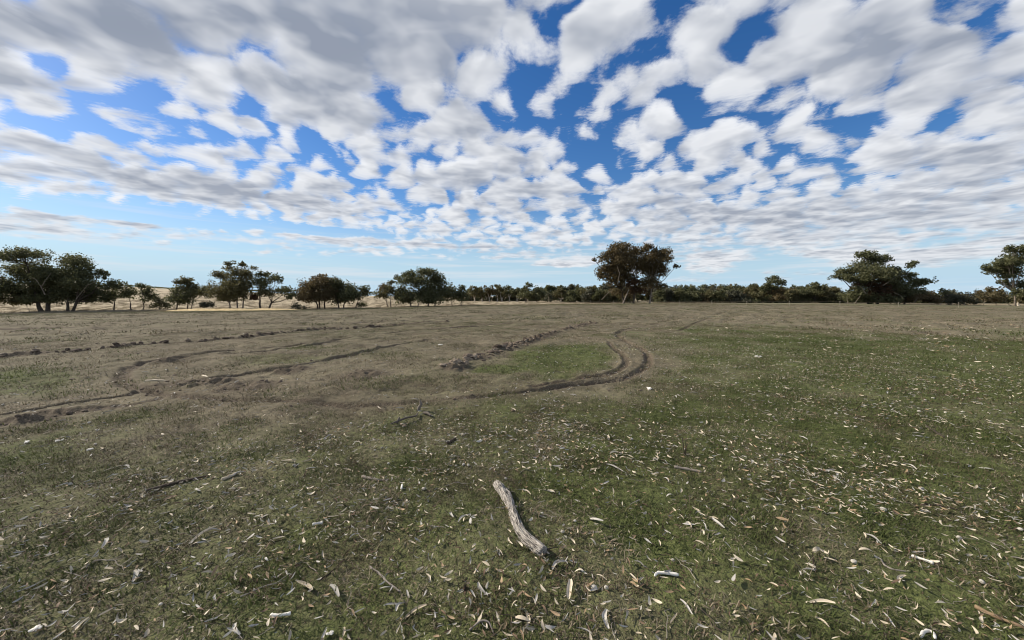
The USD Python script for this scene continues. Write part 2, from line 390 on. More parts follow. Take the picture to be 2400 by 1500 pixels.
gold = gold * np.interp(fpx(GX, GY), [-900, 1000, 1350, 1500, 2100, 2300, 3300], [1, 1, .9, .35, .3, .5, .5])
bare = np.clip(np.maximum(GB, GW * .30 * nz(GX, GY, .8, 52, 3) * 2), 0, 1)
V = np.stack([GX, GY, GZ], -1).reshape(-1, 3)
na, nr = len(ang), len(rad)
i, j = np.meshgrid(np.arange(nr - 1), np.arange(na), indexing='ij')
a, b = (i * na + j).ravel(), (i * na + (j + 1) % na).ravel()
F = np.vstack([np.stack([a, b + na, b], 1), np.stack([a, a + na, b + na], 1)])
V = np.vstack([V, [[0, 0, float(GZ[0].mean())]]])
F = np.vstack([F, np.stack([np.full(na, len(V) - 1), np.arange(na), (np.arange(na) + 1) % na], 1)])
T = np.vstack([np.stack([bare, GG, gold], -1).reshape(-1, 3), [[.2, .4, 0]]])
# all faces upwards
nrm = np.cross(V[F[:, 1]] - V[F[:, 0]], V[F[:, 2]] - V[F[:, 0]])[:, 2]
F[nrm < 0] = F[nrm < 0][:, [0, 2, 1]]
gm = usdkit.mesh(stage, '/World/ground', (V, F), make_ground_material(), True)
primvar(gm, 'tone', T)
tag(gm, kind='structure')
def on_ground(x, y):
    return height(np.atleast_1d(x), np.atleast_1d(y))

# ---------------------------------------------------------------- trees
def leaf_material(name, dark, light, back=.65):
    g = Graph(); g.n['geo'] = ('geometry', {})
    n = g.noise('geo.position', .9, 3, .6)
    f = g.m('add', g.m('multiply', 'geo.random_per_island', .6), g.m('multiply', g.rng(n, .3, .7), .4))
    c = g.mix(f, dark, light)
    p = g.add('principled_bsdf', 'BSDF', base_color=c, roughness=.6, specular_ior_level=.3)
    t = g.add('translucent_bsdf', 'BSDF', color=c)
    return g.make(name, surface=g.add('mix_closure', 'closure', fac=back * .6, closure1=p, closure2=t))
def bark_material(name, dark, light):
    g = Graph(); g.n['geo'] = ('geometry', {})
    mp = g.add('mapping', 'vector', mapping_type='point', vector='geo.position', scale=(3, 3, .8))
    n = g.noise(mp, 2.0, 5, .65)
    c = g.mix(g.rng(n, .35, .65), dark, light)
    b = g.add('bump', 'normal', height=n, strength=.6, distance=.05)
    return g.make(name, surface=g.add('principled_bsdf', 'BSDF', base_color=c, roughness=.9, specular_ior_level=.1, normal=b))
LEAF = {'dark': leaf_material('leaf_dark_green', (.068, .074, .034), (.215, .210, .098)),
        'olive': leaf_material('leaf_olive_green', (0.082, 0.077, 0.035), (0.240, 0.216, 0.101)),
        'brown': leaf_material('leaf_bronze_green', (.078, .060, .028), (.225, .170, .080)),
        'rust': leaf_material('leaf_rust_brown', (.060, .034, .018), (.146, .082, .043)),
        'gold': leaf_material('leaf_straw_green', (.085, .072, .034), (.190, .155, .078)),
        'grey': leaf_material('leaf_grey_green', (.060, .062, .040), (.140, .135, .088))}
BARK = {'dark': bark_material('bark_dark', (.035, .028, .022), (.10, .082, .066)),
        'grey': bark_material('bark_grey', (.11, .092, .074), (.25, .21, .17)),
        'pale': bark_material('bark_pale', (.26, .22, .18), (.50, .44, .37))}
def cards(r, centres, spread, n, size):
    """n leaf sprays round every centre: two-triangle blades hanging at all angles."""
    C = np.repeat(centres, n, axis=0); k = len(C)
    d = r.normal(size=(k, 3)); d /= np.linalg.norm(d, axis=1, keepdims=True)
    rad = r.random(k)[:, None] ** .45
    P = C + d * rad * np.repeat(spread, n, axis=0)
    P[:, 2] += np.repeat(spread, n, axis=0)[:, 2] * .25 * (1 - (d[:, :2] ** 2).sum(1))      # domed tops
    u = r.normal(size=(k, 3)); u[:, 2] = u[:, 2] * .7 - .35; u /= np.linalg.norm(u, axis=1, keepdims=True)
    w = np.cross(u, r.normal(size=(k, 3))); w /= np.linalg.norm(w, axis=1, keepdims=True)
    L = (size * (.6 + .8 * r.random(k)))[:, None]; W = L * (.22 + .2 * r.random(k))[:, None]
    V = np.stack([P - u * L * .5, P + w * W, P + u * L * .5, P - w * W], 1).reshape(-1, 3)
    o = np.arange(k)[:, None] * 4
    return V, np.vstack([o + [0, 1, 2], o + [0, 2, 3]])
def at_depth(px, py, Y):
    d = ray(px, py); return np.array([d[0] * Y, Y, CAMZ + d[2] * Y])
def tree(name, label, category, base, Y, lobes, leaf='dark', bark='dark', girth=.3, stems=None, group=None, dens=.50, seed=0, extra=(), fork=.4):
    """lobes: (x, y, rx, ry[, leaf]) masses of the crown as seen, each given its own depth and thickness."""
    r = np.random.default_rng(1000 + seed); girth *= .8; dens *= .6 if category == 'shrub' else 1
    m = Y / FOC
    xs = stems or [base]
    x0 = (base - CX) / FOC * Y
    z0 = float(land(np.array([x0]), np.array([Y]))[0])
    O = np.array([x0, Y, z0])
    t = thing(name, label, category, O, group)
    crown, wood = {}, []
    feet = []
    for s in xs:
        f = np.array([(s - CX) / FOC * Y, Y + r.uniform(-.6, .6) * (len(xs) > 1), 0]); f[2] = float(land(f[:1], f[1:2])[0]) - .15
        feet.append(f)
    mains = [[] for _ in feet]
    for lb in lobes:
        mains[int(np.argmin([abs(lb[0] - s) + r.uniform(0, 6) for s in xs]))].append(lb)
    for f, ls in zip(feet, mains):
        if not ls: ls = [lobes[0]]
        top = np.mean([at_depth(l[0], l[1], Y) for l in ls], axis=0)
        k = f + (top - f) * fork; k[0] = f[0] + (top[0] - f[0]) * fork * .7
        k[2] = f[2] + (top[2] - f[2]) * fork
        q = [f, f + (k - f) * .15, f + (k - f) * .55 + np.r_[r.uniform(-.12, .12, 2), 0], k]
        wood.append(tube(q, [girth * 1.35, girth * 1.0, girth * .85, girth * .78], 7, .12, seed))
        for l in ls:
            cx, cy, rx, ry = l[:4]; lf = l[4] if len(l) > 4 else leaf
            c = at_depth(cx, cy, Y); a, b = rx * m * .98, ry * m * .95
            c[1] += r.uniform(-.55, .55) * (a + 1.0)
            dy = max(a, b) * .8
            mid = k + (c - k) * .5 + np.array([r.uniform(-.3, .3), r.uniform(-.3, .3), -.12 * np.linalg.norm(c[:2] - k[:2])])
            g1 = girth * .5
            wood.append(tube([k - np.r_[0, 0, .1], k + (mid - k) * .5, mid, mid + (c - mid) * .6, c], [g1 * 1.2, g1, g1 * .75, g1 * .5, g1 * .28], 5))
            n = max(7, int(rx * ry / 12))
            d = r.normal(size=(n, 3)); d /= np.linalg.norm(d, axis=1, keepdims=True)
            d[:, 2] = np.where(d[:, 2] < -.7, -d[:, 2] * .5, d[:, 2])
            rad = .25 + .72 * r.random((n, 1)) ** .6
            C = c + d * rad * [a, dy, b]
            sp = np.stack([.74 + .5 * r.random(n)] * 2 + [.62 + .34 * r.random(n)], 1) * np.clip(8.5 * m / .75, .7, 1.6) * np.clip(min(rx, ry) / 14, .55, 1.15)
            N = max(14, int(rx * ry * PI * dens * 2.2 / n))
            crown.setdefault(lf, []).append(cards(r, C, sp, N, .37 * np.clip(m / .1, .8, 1.5)))
            for cc in C[:: 3 if rx > 18 else 4]:
                j = c + (mid - c) * r.uniform(0, .45)
                wood.append(tube([j, (j + cc) / 2 + np.r_[0, 0, -.1], cc], [g1 * .32, g1 * .22, .02], 4, cap=False))
    v, f = join(wood); part(t, 'trunk', (v - O, f), BARK[bark], True)
    for lf, ms in crown.items():
        v, f = join(ms)
        part(t, 'crown', (v - O, f), LEAF[lf], False, None if lf == leaf else {'rust': 'rust brown dying foliage'}.get(lf, 'patch of foliage of another colour'))
    for pts, rd in extra:                                 # bare limbs
        q = np.array([at_depth(a, b, Y + c) for a, b, c in pts]); q[0, 2] -= .1
        v, f = tube(q, np.linspace(rd * .62, rd * .2, len(q)), 6, .15, seed)
        part(t, 'bare_limb', (v - O, f), BARK['grey'], True, 'bare grey limb')
    return t

tree('gum_tree', 'olive foliage at the extreme left picture edge beside the big dark tree', 'tree', -12, 78, [(-8, 668, 20, 26), (-4, 700, 22, 18), (22, 705, 12, 12)], 'olive', girth=.15, seed=1)
tree('gum_tree', 'largest dark broad crowned tree on the far left with two thick black trunks', 'tree', 105, 80,
     [(90, 605, 50, 19), (140, 612, 20, 15), (40, 632, 36, 15), (75, 645, 55, 28), (112, 662, 46, 34), (45, 680, 34, 22), (60, 705, 28, 12, 'olive'), (135, 650, 25, 28), (95, 692, 40, 16), (130, 690, 22, 16), (62, 690, 36, 20), (105, 704, 44, 12)], 'dark', 'dark', .48, [98, 113], seed=2, dens=.55,
     extra=[([(106, 690, -3.2), (95, 670, -3.6), (84, 655, -3.8), (70, 648, -3.8)], .16), ([(98, 670, -3.5), (108, 655, -3.6), (120, 640, -3.6)], .12), ([(70, 731, -2), (66, 722, -2), (58, 712, -2)], .09)])
tree('gum_tree', 'dark leaning tree merged with the right side of the broad far left tree', 'tree', 168, 79.5,
     [(183, 618, 24, 17), (200, 642, 30, 20), (165, 655, 34, 30), (150, 692, 26, 18), (213, 668, 32, 20), (238, 640, 13, 9), (252, 652, 5, 3), (222, 700, 24, 9), (178, 675, 34, 20), (200, 690, 30, 14), (175, 702, 34, 12)], 'dark', 'dark', .34, [163, 173], seed=3,
     extra=[([(178, 700, -3), (205, 668, -3.2), (222, 662, -3.2)], .12)])
tree('gum_tree', 'small dark umbrella shaped tree right of the broad far left tree', 'tree', 275, 82, [(288, 671, 30, 11), (268, 690, 18, 14), (302, 690, 17, 17), (262, 703, 14, 9)], 'dark', 'dark', .16, [273, 312], seed=4)
tree('gum_tree', 'slim upright dark sapling between the umbrella shaped tree and low scrub', 'tree', 335, 82, [(337, 671, 8, 8), (336, 684, 13, 12), (339, 700, 16, 13)], 'dark', 'dark', .12, seed=5)
tree('shrub', 'low dark scrub right of the slim upright sapling', 'shrub', 375, 82, [(374, 707, 12, 12), (384, 716, 16, 10), (360, 717, 14, 8)], 'olive', girth=.07, seed=6, fork=.2)
tree('gum_tree', 'dense short dark tree left of the yellow sand bank', 'tree', 425, 81, [(420, 662, 18, 8, 'olive'), (424, 683, 26, 15), (414, 704, 24, 15), (440, 700, 16, 18)], 'dark', 'dark', .18, [418, 437], seed=7)
tree('gum_tree', 'pale green open tree behind the dense short tree', 'tree', 448, 84, [(450, 657, 13, 10), (458, 672, 14, 12), (472, 684, 14, 13, 'dark'), (448, 686, 16, 12)], 'olive', 'grey', .13, seed=8)
tree('shrub', 'grey green low bush right of the pale green open tree', 'shrub', 486, 82, [(484, 714, 15, 8), (500, 717, 9, 6), (470, 716, 10, 8)], 'grey', girth=.06, seed=9, fork=.2)
tree('gum_tree', 'tall open tree with tufts on top behind the yellow sand bank', 'tree', 548, 82,
     [(534, 618, 11, 7), (526, 628, 11, 5), (566, 621, 12, 6), (590, 628, 8, 4), (504, 648, 20, 12), (560, 643, 26, 15), (585, 645, 14, 10), (547, 665, 32, 18), (513, 690, 26, 13), (550, 690, 36, 18), (580, 675, 18, 18), (545, 680, 44, 20), (525, 702, 22, 8)], 'olive', 'grey', .2, [543, 556, 565], seed=10, dens=.46, fork=.3)
tree('gum_tree', 'open crowned tree with spreading limbs right of the tufted tall tree', 'tree', 615, 82,
     [(614, 643, 14, 9), (650, 657, 18, 12), (615, 664, 22, 14), (632, 688, 24, 13, 'olive'), (660, 684, 22, 12), (680, 695, 12, 9), (594, 696, 10, 11, 'rust')], 'dark', 'dark', .24, [612, 629], seed=11,
     extra=[([(634, 676, -1.5), (645, 670, -1.6), (660, 661, -1.6)], .09)])
tree('shrub', 'low grey bush at the right end of the sand bank', 'shrub', 692, 80, [(690, 717, 10, 8), (704, 721, 14, 6)], 'grey', girth=.05, seed=12, fork=.2)
tree('gum_tree', 'dense dome shaped tree with many stems, left of two grown together', 'tree', 752, 84,
     [(747, 656, 20, 12), (734, 675, 32, 20), (755, 680, 34, 26), (715, 698, 20, 14), (770, 670, 24, 18), (745, 698, 40, 16), (725, 685, 26, 16)], 'brown', 'dark', .2, [743, 752, 760], seed=13, dens=.55)
tree('gum_tree', 'darker sloping tree grown into the right side of the dome shaped tree', 'tree', 802, 85, [(783, 668, 22, 14), (805, 683, 28, 20), (820, 694, 16, 15), (795, 702, 28, 14), (780, 690, 26, 20)], 'dark', 'dark', .2, [795, 805], seed=14, dens=.58)
tree('gum_tree', 'small dark ragged tree right of the two grown together domes', 'tree', 834, 87, [(847, 678, 16, 9), (840, 695, 14, 12), (852, 690, 12, 10), (843, 715, 11, 6)], 'dark', 'dark', .18, seed=15)
tree('gum_tree', 'slender yellowish tree at the left of the big centre left clump', 'tree', 912, 92, [(898, 678, 17, 12, 'brown'), (895, 692, 15, 11), (916, 683, 13, 16), (918, 663, 7, 6)], 'olive', 'grey', .16, [911, 916], seed=16,
     extra=[([(918, 722, -1), (930, 716, -1), (942, 710, -1)], .1)])
tree('gum_tree', 'big rounded dark tree clump centre left with a pale leaning trunk', 'tree', 985, 94,
     [(932, 653, 10, 5), (962, 644, 18, 9), (1003, 640, 26, 12), (975, 663, 38, 20), (1017, 663, 28, 24), (953, 690, 28, 15), (1002, 690, 36, 18), (1036, 684, 16, 18), (985, 700, 50, 14), (945, 702, 22, 12), (1020, 702, 28, 12)], 'dark', 'grey', .22, [962, 1003, 1018], seed=17, dens=.55,
     extra=[([(978, 721, -3), (984, 705, -3.2), (990, 692, -3.2)], .2)])
tree('gum_tree', 'dark narrow tree with thin pale stems right of the big rounded clump', 'tree', 1072, 98, [(1056, 690, 16, 18), (1082, 675, 9, 7), (1086, 692, 13, 16), (1070, 696, 18, 14), (1045, 696, 10, 14)], 'dark', 'grey', .14, [1060, 1081], seed=18)
MID = [(1112, 676, 'olive'), (1130, 680, 'olive'), (1147, 678, 'gold'), (1166, 672, 'olive'), (1176, 683, 'olive'), (1194, 676, 'dark'), (1212, 680, 'dark')]
WORDS = ['leftmost pale trunked tree of the thin row behind the golden strip', 'second pale trunked tree from the left in the thin row behind the golden strip', 'straw coloured tree in the thin row behind the golden strip',
         'tallest tree of the thin row, with a straight pale trunk', 'pale leafed tree just right of the tallest in the thin row', 'dark full crowned tree near the right end of the thin row', 'dark crowned tree at the right end of the thin row']
for k, (x, y, lf) in enumerate(MID):
    tree('gum_tree', WORDS[k], 'tree', x, 150, [(x - 4, y, 11, 7), (x + 7, y + 8, 11, 9), (x - 5, y + 12, 10, 9)], lf, 'pale', .34, seed=30 + k, dens=.55, group='thin row of trees behind the golden strip')
tree('gum_tree', 'dark tree with a tufted top left of the dense wood', 'tree', 1232, 135, [(1238, 669, 9, 6), (1233, 681, 14, 10), (1243, 693, 18, 10), (1225, 694, 12, 10)], 'dark', 'grey', .3, seed=40)
tree('gum_tree', 'wide dark tree against the left end of the dense wood', 'tree', 1258, 135, [(1256, 682, 16, 10), (1270, 693, 16, 10), (1246, 696, 14, 10)], 'dark', 'grey', .3, seed=41)
tree('gum_tree', 'small round pale green tree in front of the left dense wood', 'tree', 1286, 128, [(1285, 694, 10, 7), (1287, 702, 11, 5)], 'grey', 'pale', .16, seed=42)
tree('gum_tree', 'wide limbed grey tree in front of the left dense wood', 'tree', 1315, 128, [(1303, 692, 12, 8), (1325, 690, 12, 8), (1315, 682, 12, 7)], 'olive', 'pale', .22, seed=43)
# the dense wood: every crown one can tell apart
r = np.random.default_rng(77)
ORD = ['leftmost', 'second from left', 'third from left', 'fourth from left', 'fifth from left', 'sixth from left', 'seventh from left', 'eighth from left', 'ninth from left', 'tenth from left'] + [f'{w} from left' for w in 'eleventh twelfth thirteenth fourteenth fifteenth sixteenth seventeenth eighteenth nineteenth twentieth'.split()]
wood_n, seen = 0, {}
for row, Y, y0, step, xs in [('farthest', 168, 683, 17, (1085, 1305)), ('back', 142, 677, 22, (1290, 1420)), ('back', 136, 676, 22, (1420, 1960)), ('middle', 128, 682, 20, (1330, 1480)), ('middle', 126, 681, 21, (1545, 1960)), ('front', 119, 690, 21, (1375, 1480)), ('front', 118, 689, 21, (1545, 1970)), ('back', 124, 690, 20, (1960, 2240)), ('back', 130, 694, 24, (2240, 2420))]:
    x = xs[0] + r.uniform(0, 6)
    while x < xs[1]:
        w = r.uniform(13, 19); top = y0 + r.normal() * 3.0
        side = 'behind the golden strip' if x < 1300 and row == 'farthest' else 'left of the bronze pair' if x < 1480 else 'just right of bronze pair' if x < 1806 else 'right of the lone tall gum' if x < 2000 else 'behind the right hand trees'
        lf = r.choice(['dark', 'olive', 'brown', 'grey'], p=[.36, .36, .12, .16])
        kind = {'dark': 'dark green', 'olive': 'olive green', 'brown': 'bronze green', 'grey': 'grey green'}[lf]
        low = (712 - top - 18) / 2
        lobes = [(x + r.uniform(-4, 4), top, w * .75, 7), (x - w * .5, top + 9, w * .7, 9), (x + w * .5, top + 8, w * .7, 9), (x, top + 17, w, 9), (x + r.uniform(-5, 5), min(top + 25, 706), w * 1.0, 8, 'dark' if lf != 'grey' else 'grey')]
        k = seen.get((row, side), 0); seen[row, side] = k + 1
        o = ORD[k] if k < len(ORD) else 'far right'
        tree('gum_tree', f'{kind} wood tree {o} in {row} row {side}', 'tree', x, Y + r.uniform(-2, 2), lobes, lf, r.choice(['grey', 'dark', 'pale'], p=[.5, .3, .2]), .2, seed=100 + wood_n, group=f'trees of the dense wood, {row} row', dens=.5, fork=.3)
        wood_n += 1; x += step * r.uniform(.75, 1.25)
tree('gum_tree', 'big spreading bronze tree standing alone at the field edge, left one of the pair', 'tree', 1468, 104,
     [(1468, 577, 28, 10), (1440, 588, 26, 12), (1418, 606, 18, 14), (1465, 598, 40, 20), (1428, 632, 24, 15), (1410, 650, 12, 15), (1438, 660, 24, 17), (1487, 628, 22, 24), (1482, 664, 22, 15, 'rust'), (1455, 640, 20, 22), (1392, 609, 3, 3), (1465, 615, 44, 26), (1455, 685, 22, 10), (1440, 640, 28, 28), (1490, 682, 20, 12, 'rust'), (1470, 655, 22, 14), (1500, 592, 20, 13)], 'brown', 'dark', .36, [1463, 1483], seed=60, dens=.44, fork=.42,
     extra=[([(1460, 711, -4.0), (1467, 695, -4.2), (1474, 678, -4.4)], .34), ([(1410, 702, -4), (1425, 687, -4), (1434, 680, -4)], .12), ([(1448, 665, -3.5), (1452, 640, -3.6), (1446, 622, -3.6)], .14), ([(1478, 640, -3.5), (1487, 620, -3.6), (1490, 612, -3.6)], .12)])
tree('gum_tree', 'bronze tree with open drooping crown, right one of the pair at the field edge', 'tree', 1522, 103,
     [(1516, 584, 18, 10), (1545, 597, 26, 12), (1568, 608, 16, 12), (1528, 606, 26, 18), (1547, 636, 22, 20), (1522, 640, 16, 22), (1580, 626, 8, 5), (1549, 672, 13, 9), (1532, 665, 12, 14, 'rust'), (1508, 618, 14, 22), (1515, 665, 22, 16), (1535, 625, 34, 22)], 'brown', 'grey', .30, seed=61, dens=.43, fork=.45)
tree('gum_tree', 'lone tall gum rising above the wood right of the big pair', 'tree', 1806, 117, [(1816, 654, 18, 6), (1800, 663, 18, 8), (1826, 663, 12, 7), (1806, 676, 20, 8), (1790, 674, 10, 6)], 'dark', 'dark', .26, seed=62)
tree('gum_tree', 'tree with a small tuft sticking up from the wood left of the lone tall gum', 'tree', 1726, 118, [(1726, 672, 7, 6), (1724, 684, 12, 8), (1716, 693, 14, 8)], 'dark', 'pale', .2, seed=63,
     extra=[([(1715, 711, -2), (1712, 700, -2), (1708, 690, -2)], .16), ([(1716, 709, -2), (1728, 704, -2), (1740, 700, -2)], .1)])
tree('gum_tree', 'low rounded dark tree rising above the wood left of the right hand dark tree', 'tree', 1908, 116, [(1904, 669, 13, 8), (1916, 680, 22, 11), (1896, 688, 18, 10), (1935, 690, 18, 9, 'olive')], 'dark', 'dark', .22, seed=64)
tree('gum_tree', 'right hand tall dark tree with a rust brown skirt of foliage', 'tree', 2045, 106,
     [(2034, 599, 24, 11), (2064, 608, 26, 14), (2086, 608, 11, 9), (2000, 639, 28, 11), (1963, 651, 24, 8), (2035, 628, 38, 18), (2010, 655, 34, 12), (2122, 624, 12, 7), (2138, 618, 7, 5), (2105, 640, 15, 7), (2000, 690, 20, 18), (2050, 668, 36, 16, 'rust'), (2075, 688, 36, 16, 'rust'), (2025, 698, 34, 14), (2060, 702, 40, 12), (2030, 645, 40, 18), (2085, 655, 30, 16), (2095, 675, 28, 20), (2105, 632, 20, 8)], 'dark', 'dark', .42, [2040, 2052], seed=65, dens=.52,
     extra=[([(2003, 711, -5), (2010, 702, -5), (2017, 693, -5)], .12), ([(1986, 712, -5), (1986, 705, -5), (1985, 698, -5)], .13), ([(2046, 650, -4), (2042, 640, -4), (2050, 630, -4)], .13), ([(2030, 688, -6), (2020, 675, -6), (2012, 668, -6)], .1), ([(2070, 668, -4), (2092, 655, -4), (2115, 640, -4)], .13)])
tree('gum_tree', 'dark tree with a flat sloping crown right of the right hand tall dark tree', 'tree', 2118, 106,
     [(2135, 643, 24, 8), (2120, 654, 28, 12), (2150, 664, 28, 12), (2110, 680, 26, 18), (2160, 688, 28, 16), (2180, 700, 20, 11), (2140, 700, 34, 12, 'brown'), (2115, 700, 34, 12)], 'dark', 'dark', .28, seed=66, dens=.55,
     extra=[([(2095, 685, -5), (2110, 692, -5), (2121, 702, -5)], .1), ([(2140, 711, -5), (2148, 702, -5), (2154, 696, -5)], .1)])
tree('shrub', 'grey green bushy tree with thin pale stem left of the straw coloured bush', 'shrub', 2232, 104, [(2208, 684, 13, 7, 'dark'), (2215, 700, 14, 11), (2240, 699, 16, 13), (2236, 710, 16, 6)], 'grey', 'pale', .12, [2207, 2232], seed=67, fork=.3)
tree('shrub', 'pale grey green bush with leaning bare stems near the right edge', 'shrub', 2262, 104, [(2258, 695, 14, 9), (2268, 706, 22, 9), (2246, 706, 14, 8)], 'grey', 'pale', .08, seed=68, fork=.2)
tree('shrub', 'wide straw coloured bush left of the right edge tree', 'shrub', 2310, 104, [(2318, 683, 24, 9), (2300, 695, 30, 11), (2290, 708, 28, 8), (2330, 703, 28, 11, 'brown'), (2345, 690, 16, 10)], 'gold', 'grey', .1, [2290, 2310, 2330], seed=69, fork=.25)
tree('gum_tree', 'tall dark tree cut by the right picture edge with a pale trunk', 'tree', 2379, 97,
     [(2355, 587, 20, 9), (2385, 592, 18, 9), (2390, 610, 26, 16), (2362, 617, 24, 13), (2325, 631, 20, 6), (2304, 626, 7, 4), (2390, 640, 22, 18), (2352, 648, 14, 3), (2372, 662, 14, 9), (2378, 686, 26, 9), (2430, 610, 26, 24), (2425, 650, 20, 20), (2375, 632, 30, 16), (2345, 618, 22, 10), (2395, 668, 20, 14), (2335, 634, 16, 5)], 'dark', 'grey', .26, seed=70, dens=.5,
     extra=[([(2372, 717, -2), (2362, 712, -2), (2356, 707, -2)], .12)])
s = tree('tree_stump', 'short white dead trunk beside the right edge tree', 'stump', 2387, 98, [(2386, 706, 2, 2)], 'gold', 'pale', .3, seed=71, fork=.9)

# far woods on the skyline of the dry hill: one mass, too far to tell trees apart
def far_wood(Y, x0, x1, top, seed):
    r = np.random.default_rng(seed); C, S = [], []
    for x in np.arange(x0, x1, 2.2):
        ty = np.interp(x, [p[0] for p in top], [p[1] for p in top])
        c = at_depth(x + r.uniform(-1, 1), ty + 2.5 + r.uniform(-.6, 1.2), Y + r.uniform(-12, 12))
        C.append(c); S.append([Y / FOC * 2.2, 6.0, Y / FOC * r.uniform(1.0, 1.8)])
    v, f = cards(r, np.array(C), np.array(S), 60, Y / FOC * 1.5)
    return v, f
v1, f1 = join([far_wood(352, -250, 420, [(-250, 655), (0, 662), (250, 666), (330, 668), (420, 675)], 5), far_wood(520, 400, 900, [(400, 675), (480, 681), (560, 678), (640, 679), (700, 679), (900, 684)], 6), far_wood(700, 900, 1400, [(900, 684), (1400, 690)], 8)])
GOLD = leaf_material('dry_grass', (.19, .155, .10), (.36, .31, .215), .2)
def dry_tuft(seed):
    q = np.random.default_rng(seed); n = 60; a = q.random(n) * 6.283; d = q.random(n) ** .5 * .5
    B = np.stack([np.cos(a) * d, np.sin(a) * d, np.full(n, -.03)], 1); u = q.normal(size=(n, 3)) * .35; u[:, 2] = 1; L = (.08 + .18 * q.random(n))[:, None]
    w = np.cross(u, q.normal(size=(n, 3))); w = w / np.linalg.norm(w, axis=1, keepdims=True) * .012
    V = np.stack([B - w, B + w, B + u * L], 1).reshape(-1, 3); return V, np.arange(n * 3).reshape(-1, 3)
q = np.random.default_rng(9); n = 15000
yy = 70 + 190 * q.random(n) ** 1.6; xx = yy * q.uniform(-1.5, 1.45, n); e = edge(xx, yy)
k = (yy > e - 1.0) & (q.random(n) < np.where(xx < 60, 1, .35)); xx, yy = xx[k], yy[k]
tag(scatter('/World/dry_grass', [(f'dry_tuft_{j + 1:03d}', dry_tuft(j), GOLD) for j in range(4)], q.integers(0, 4, len(xx)), np.stack([xx, yy, land(xx, yy)], 1), q.random(len(xx)) * 6.28, .7 + 1.1 * q.random(len(xx))), kind='stuff', label='pale dry grass of the paddock behind the trees', category='grass')
solo('distant_woodland', (v1, f1), LEAF['dark'], kind='stuff', label='thin dark line of far woods along the skyline of the dry hill', category='woodland')

# the yellow sand bank between the field and the left trees
def sand_bank():
    n = 90; m = 16; V = []
    for i in range(n):
        px = 370 + (725 - 370) * i / (n - 1); k = i / (n - 1)
        for j in range(m):
            q = j / (m - 1)
            Y = 72.5 + 6.5 * q + (nz(k * 14, 1, 1, 61, 4) - .5) * 3.0
            x = (px - CX) / FOC * Y
            h = .55 * min(1, k * 5, (1 - k) * 3.2) ** .8 * sstep(0, .55, q) * (1 - .8 * sstep(.7, 1, q)) * (.65 + .7 * nz(k * 22, q * 3, 1, 62, 3))
            V.append([x, Y, float(land(np.array([x]), np.array([Y]))[0]) - .12 + h])
    i, j = np.meshgrid(np.arange(n - 1), np.arange(m - 1), indexing='ij')
    a = (i * m + j).ravel()
    return np.array(V), np.vstack([np.stack([a, a + m, a + m + 1], 1), np.stack([a, a + m + 1, a + 1], 1)])
g = Graph(); g.n['geo'] = ('geometry', {})
n = g.noise('geo.position', .9, 5, .7)
c = g.mix(g.rng(n, .38, .72), (.50, .40, .23), (.38, .30, .17)); c = g.mix(g.rng(g.noise('geo.position', 1.7, 5, .75), .53, .62, 0, .8), c, (.15, .135, .07))
solo('sand_bank', sand_bank(), g.make('sand_material', surface=g.add('principled_bsdf', 'BSDF', base_color=c, roughness=1.0, specular_ior_level=.05)), True, kind='structure')

# low fence along the far side of the field
g = Graph(); POST = g.make('post_material', surface=g.add('principled_bsdf', 'BSDF', base_color=(.30, .26, .20), roughness=.8))
fence_px = [1172, 1236, 1384, 1438, 1528, 1592, 1667, 1750, 1850, 1968, 2106, 2246]
tops = []
ft = thing('fence', 'low wire fence on thin pale posts along the far side of the field', 'fence')
for k, px in enumerate(fence_px):
    Y = np.interp(px, [1172, 1400, 1600, 1750, 1970, 2246], [86, 84, 76, 70, 66, 64])
    x = (px - CX) / FOC * Y; z = float(height(np.array([x]), np.array([Y]))[0])
    p = trimesh.creation.cylinder(.024, .95, sections=8); p.apply_translation((0, 0, .43)); p.vertices[:, 0] += p.vertices[:, 2] * rng.uniform(-.04, .04)
    cap = trimesh.creation.cone(.04, .06, sections=8); cap.apply_translation((0, 0, .905))
    p = trimesh.util.concatenate([p, cap]); p.apply_translation((x, Y, z))
    part(ft, 'post', p, POST)
    tops.append((x, Y, z))
tops = np.array(tops)
for hh in (.35, .78):
    part(ft, 'wire', tube(tops + [0, 0, hh], np.full(len(tops), .006), 4), POST)

# ---------------------------------------------------------------- turf and litter
def simple(name, dark, light, rough=.8, scale=40.0, back=0.0):
    g = Graph(); g.n['geo'] = ('geometry', {}); g.n['oi'] = ('object_info', {})
    f = g.m('add', g.m('multiply', 'oi.random', .45), g.m('multiply', g.noise('geo.position', scale, 3, .6), .3))
    f = g.m('add', f, g.m('multiply', 'geo.random_per_island', .4), clamp=True)
    c = g.mix(f, dark, light)
    s = g.add('principled_bsdf', 'BSDF', base_color=c, roughness=rough, specular_ior_level=.25)
    if back:
        t = g.add('translucent_bsdf', 'BSDF', color=c)
        s = g.add('mix_closure', 'closure', fac=back, closure1=s, closure2=t)
    return g.make(name, surface=s)
GRASS = [simple('grass_green', (.034, .048, .013), (.125, .150, .046), back=.25), simple('grass_olive', (.044, .045, .019), (.140, .132, .062), back=.2), simple('grass_dry', (.10, .082, .053), (.31, .265, .19), back=.15), simple('grass_brown', (.050, .036, .022), (.125, .090, .055), back=.1)]
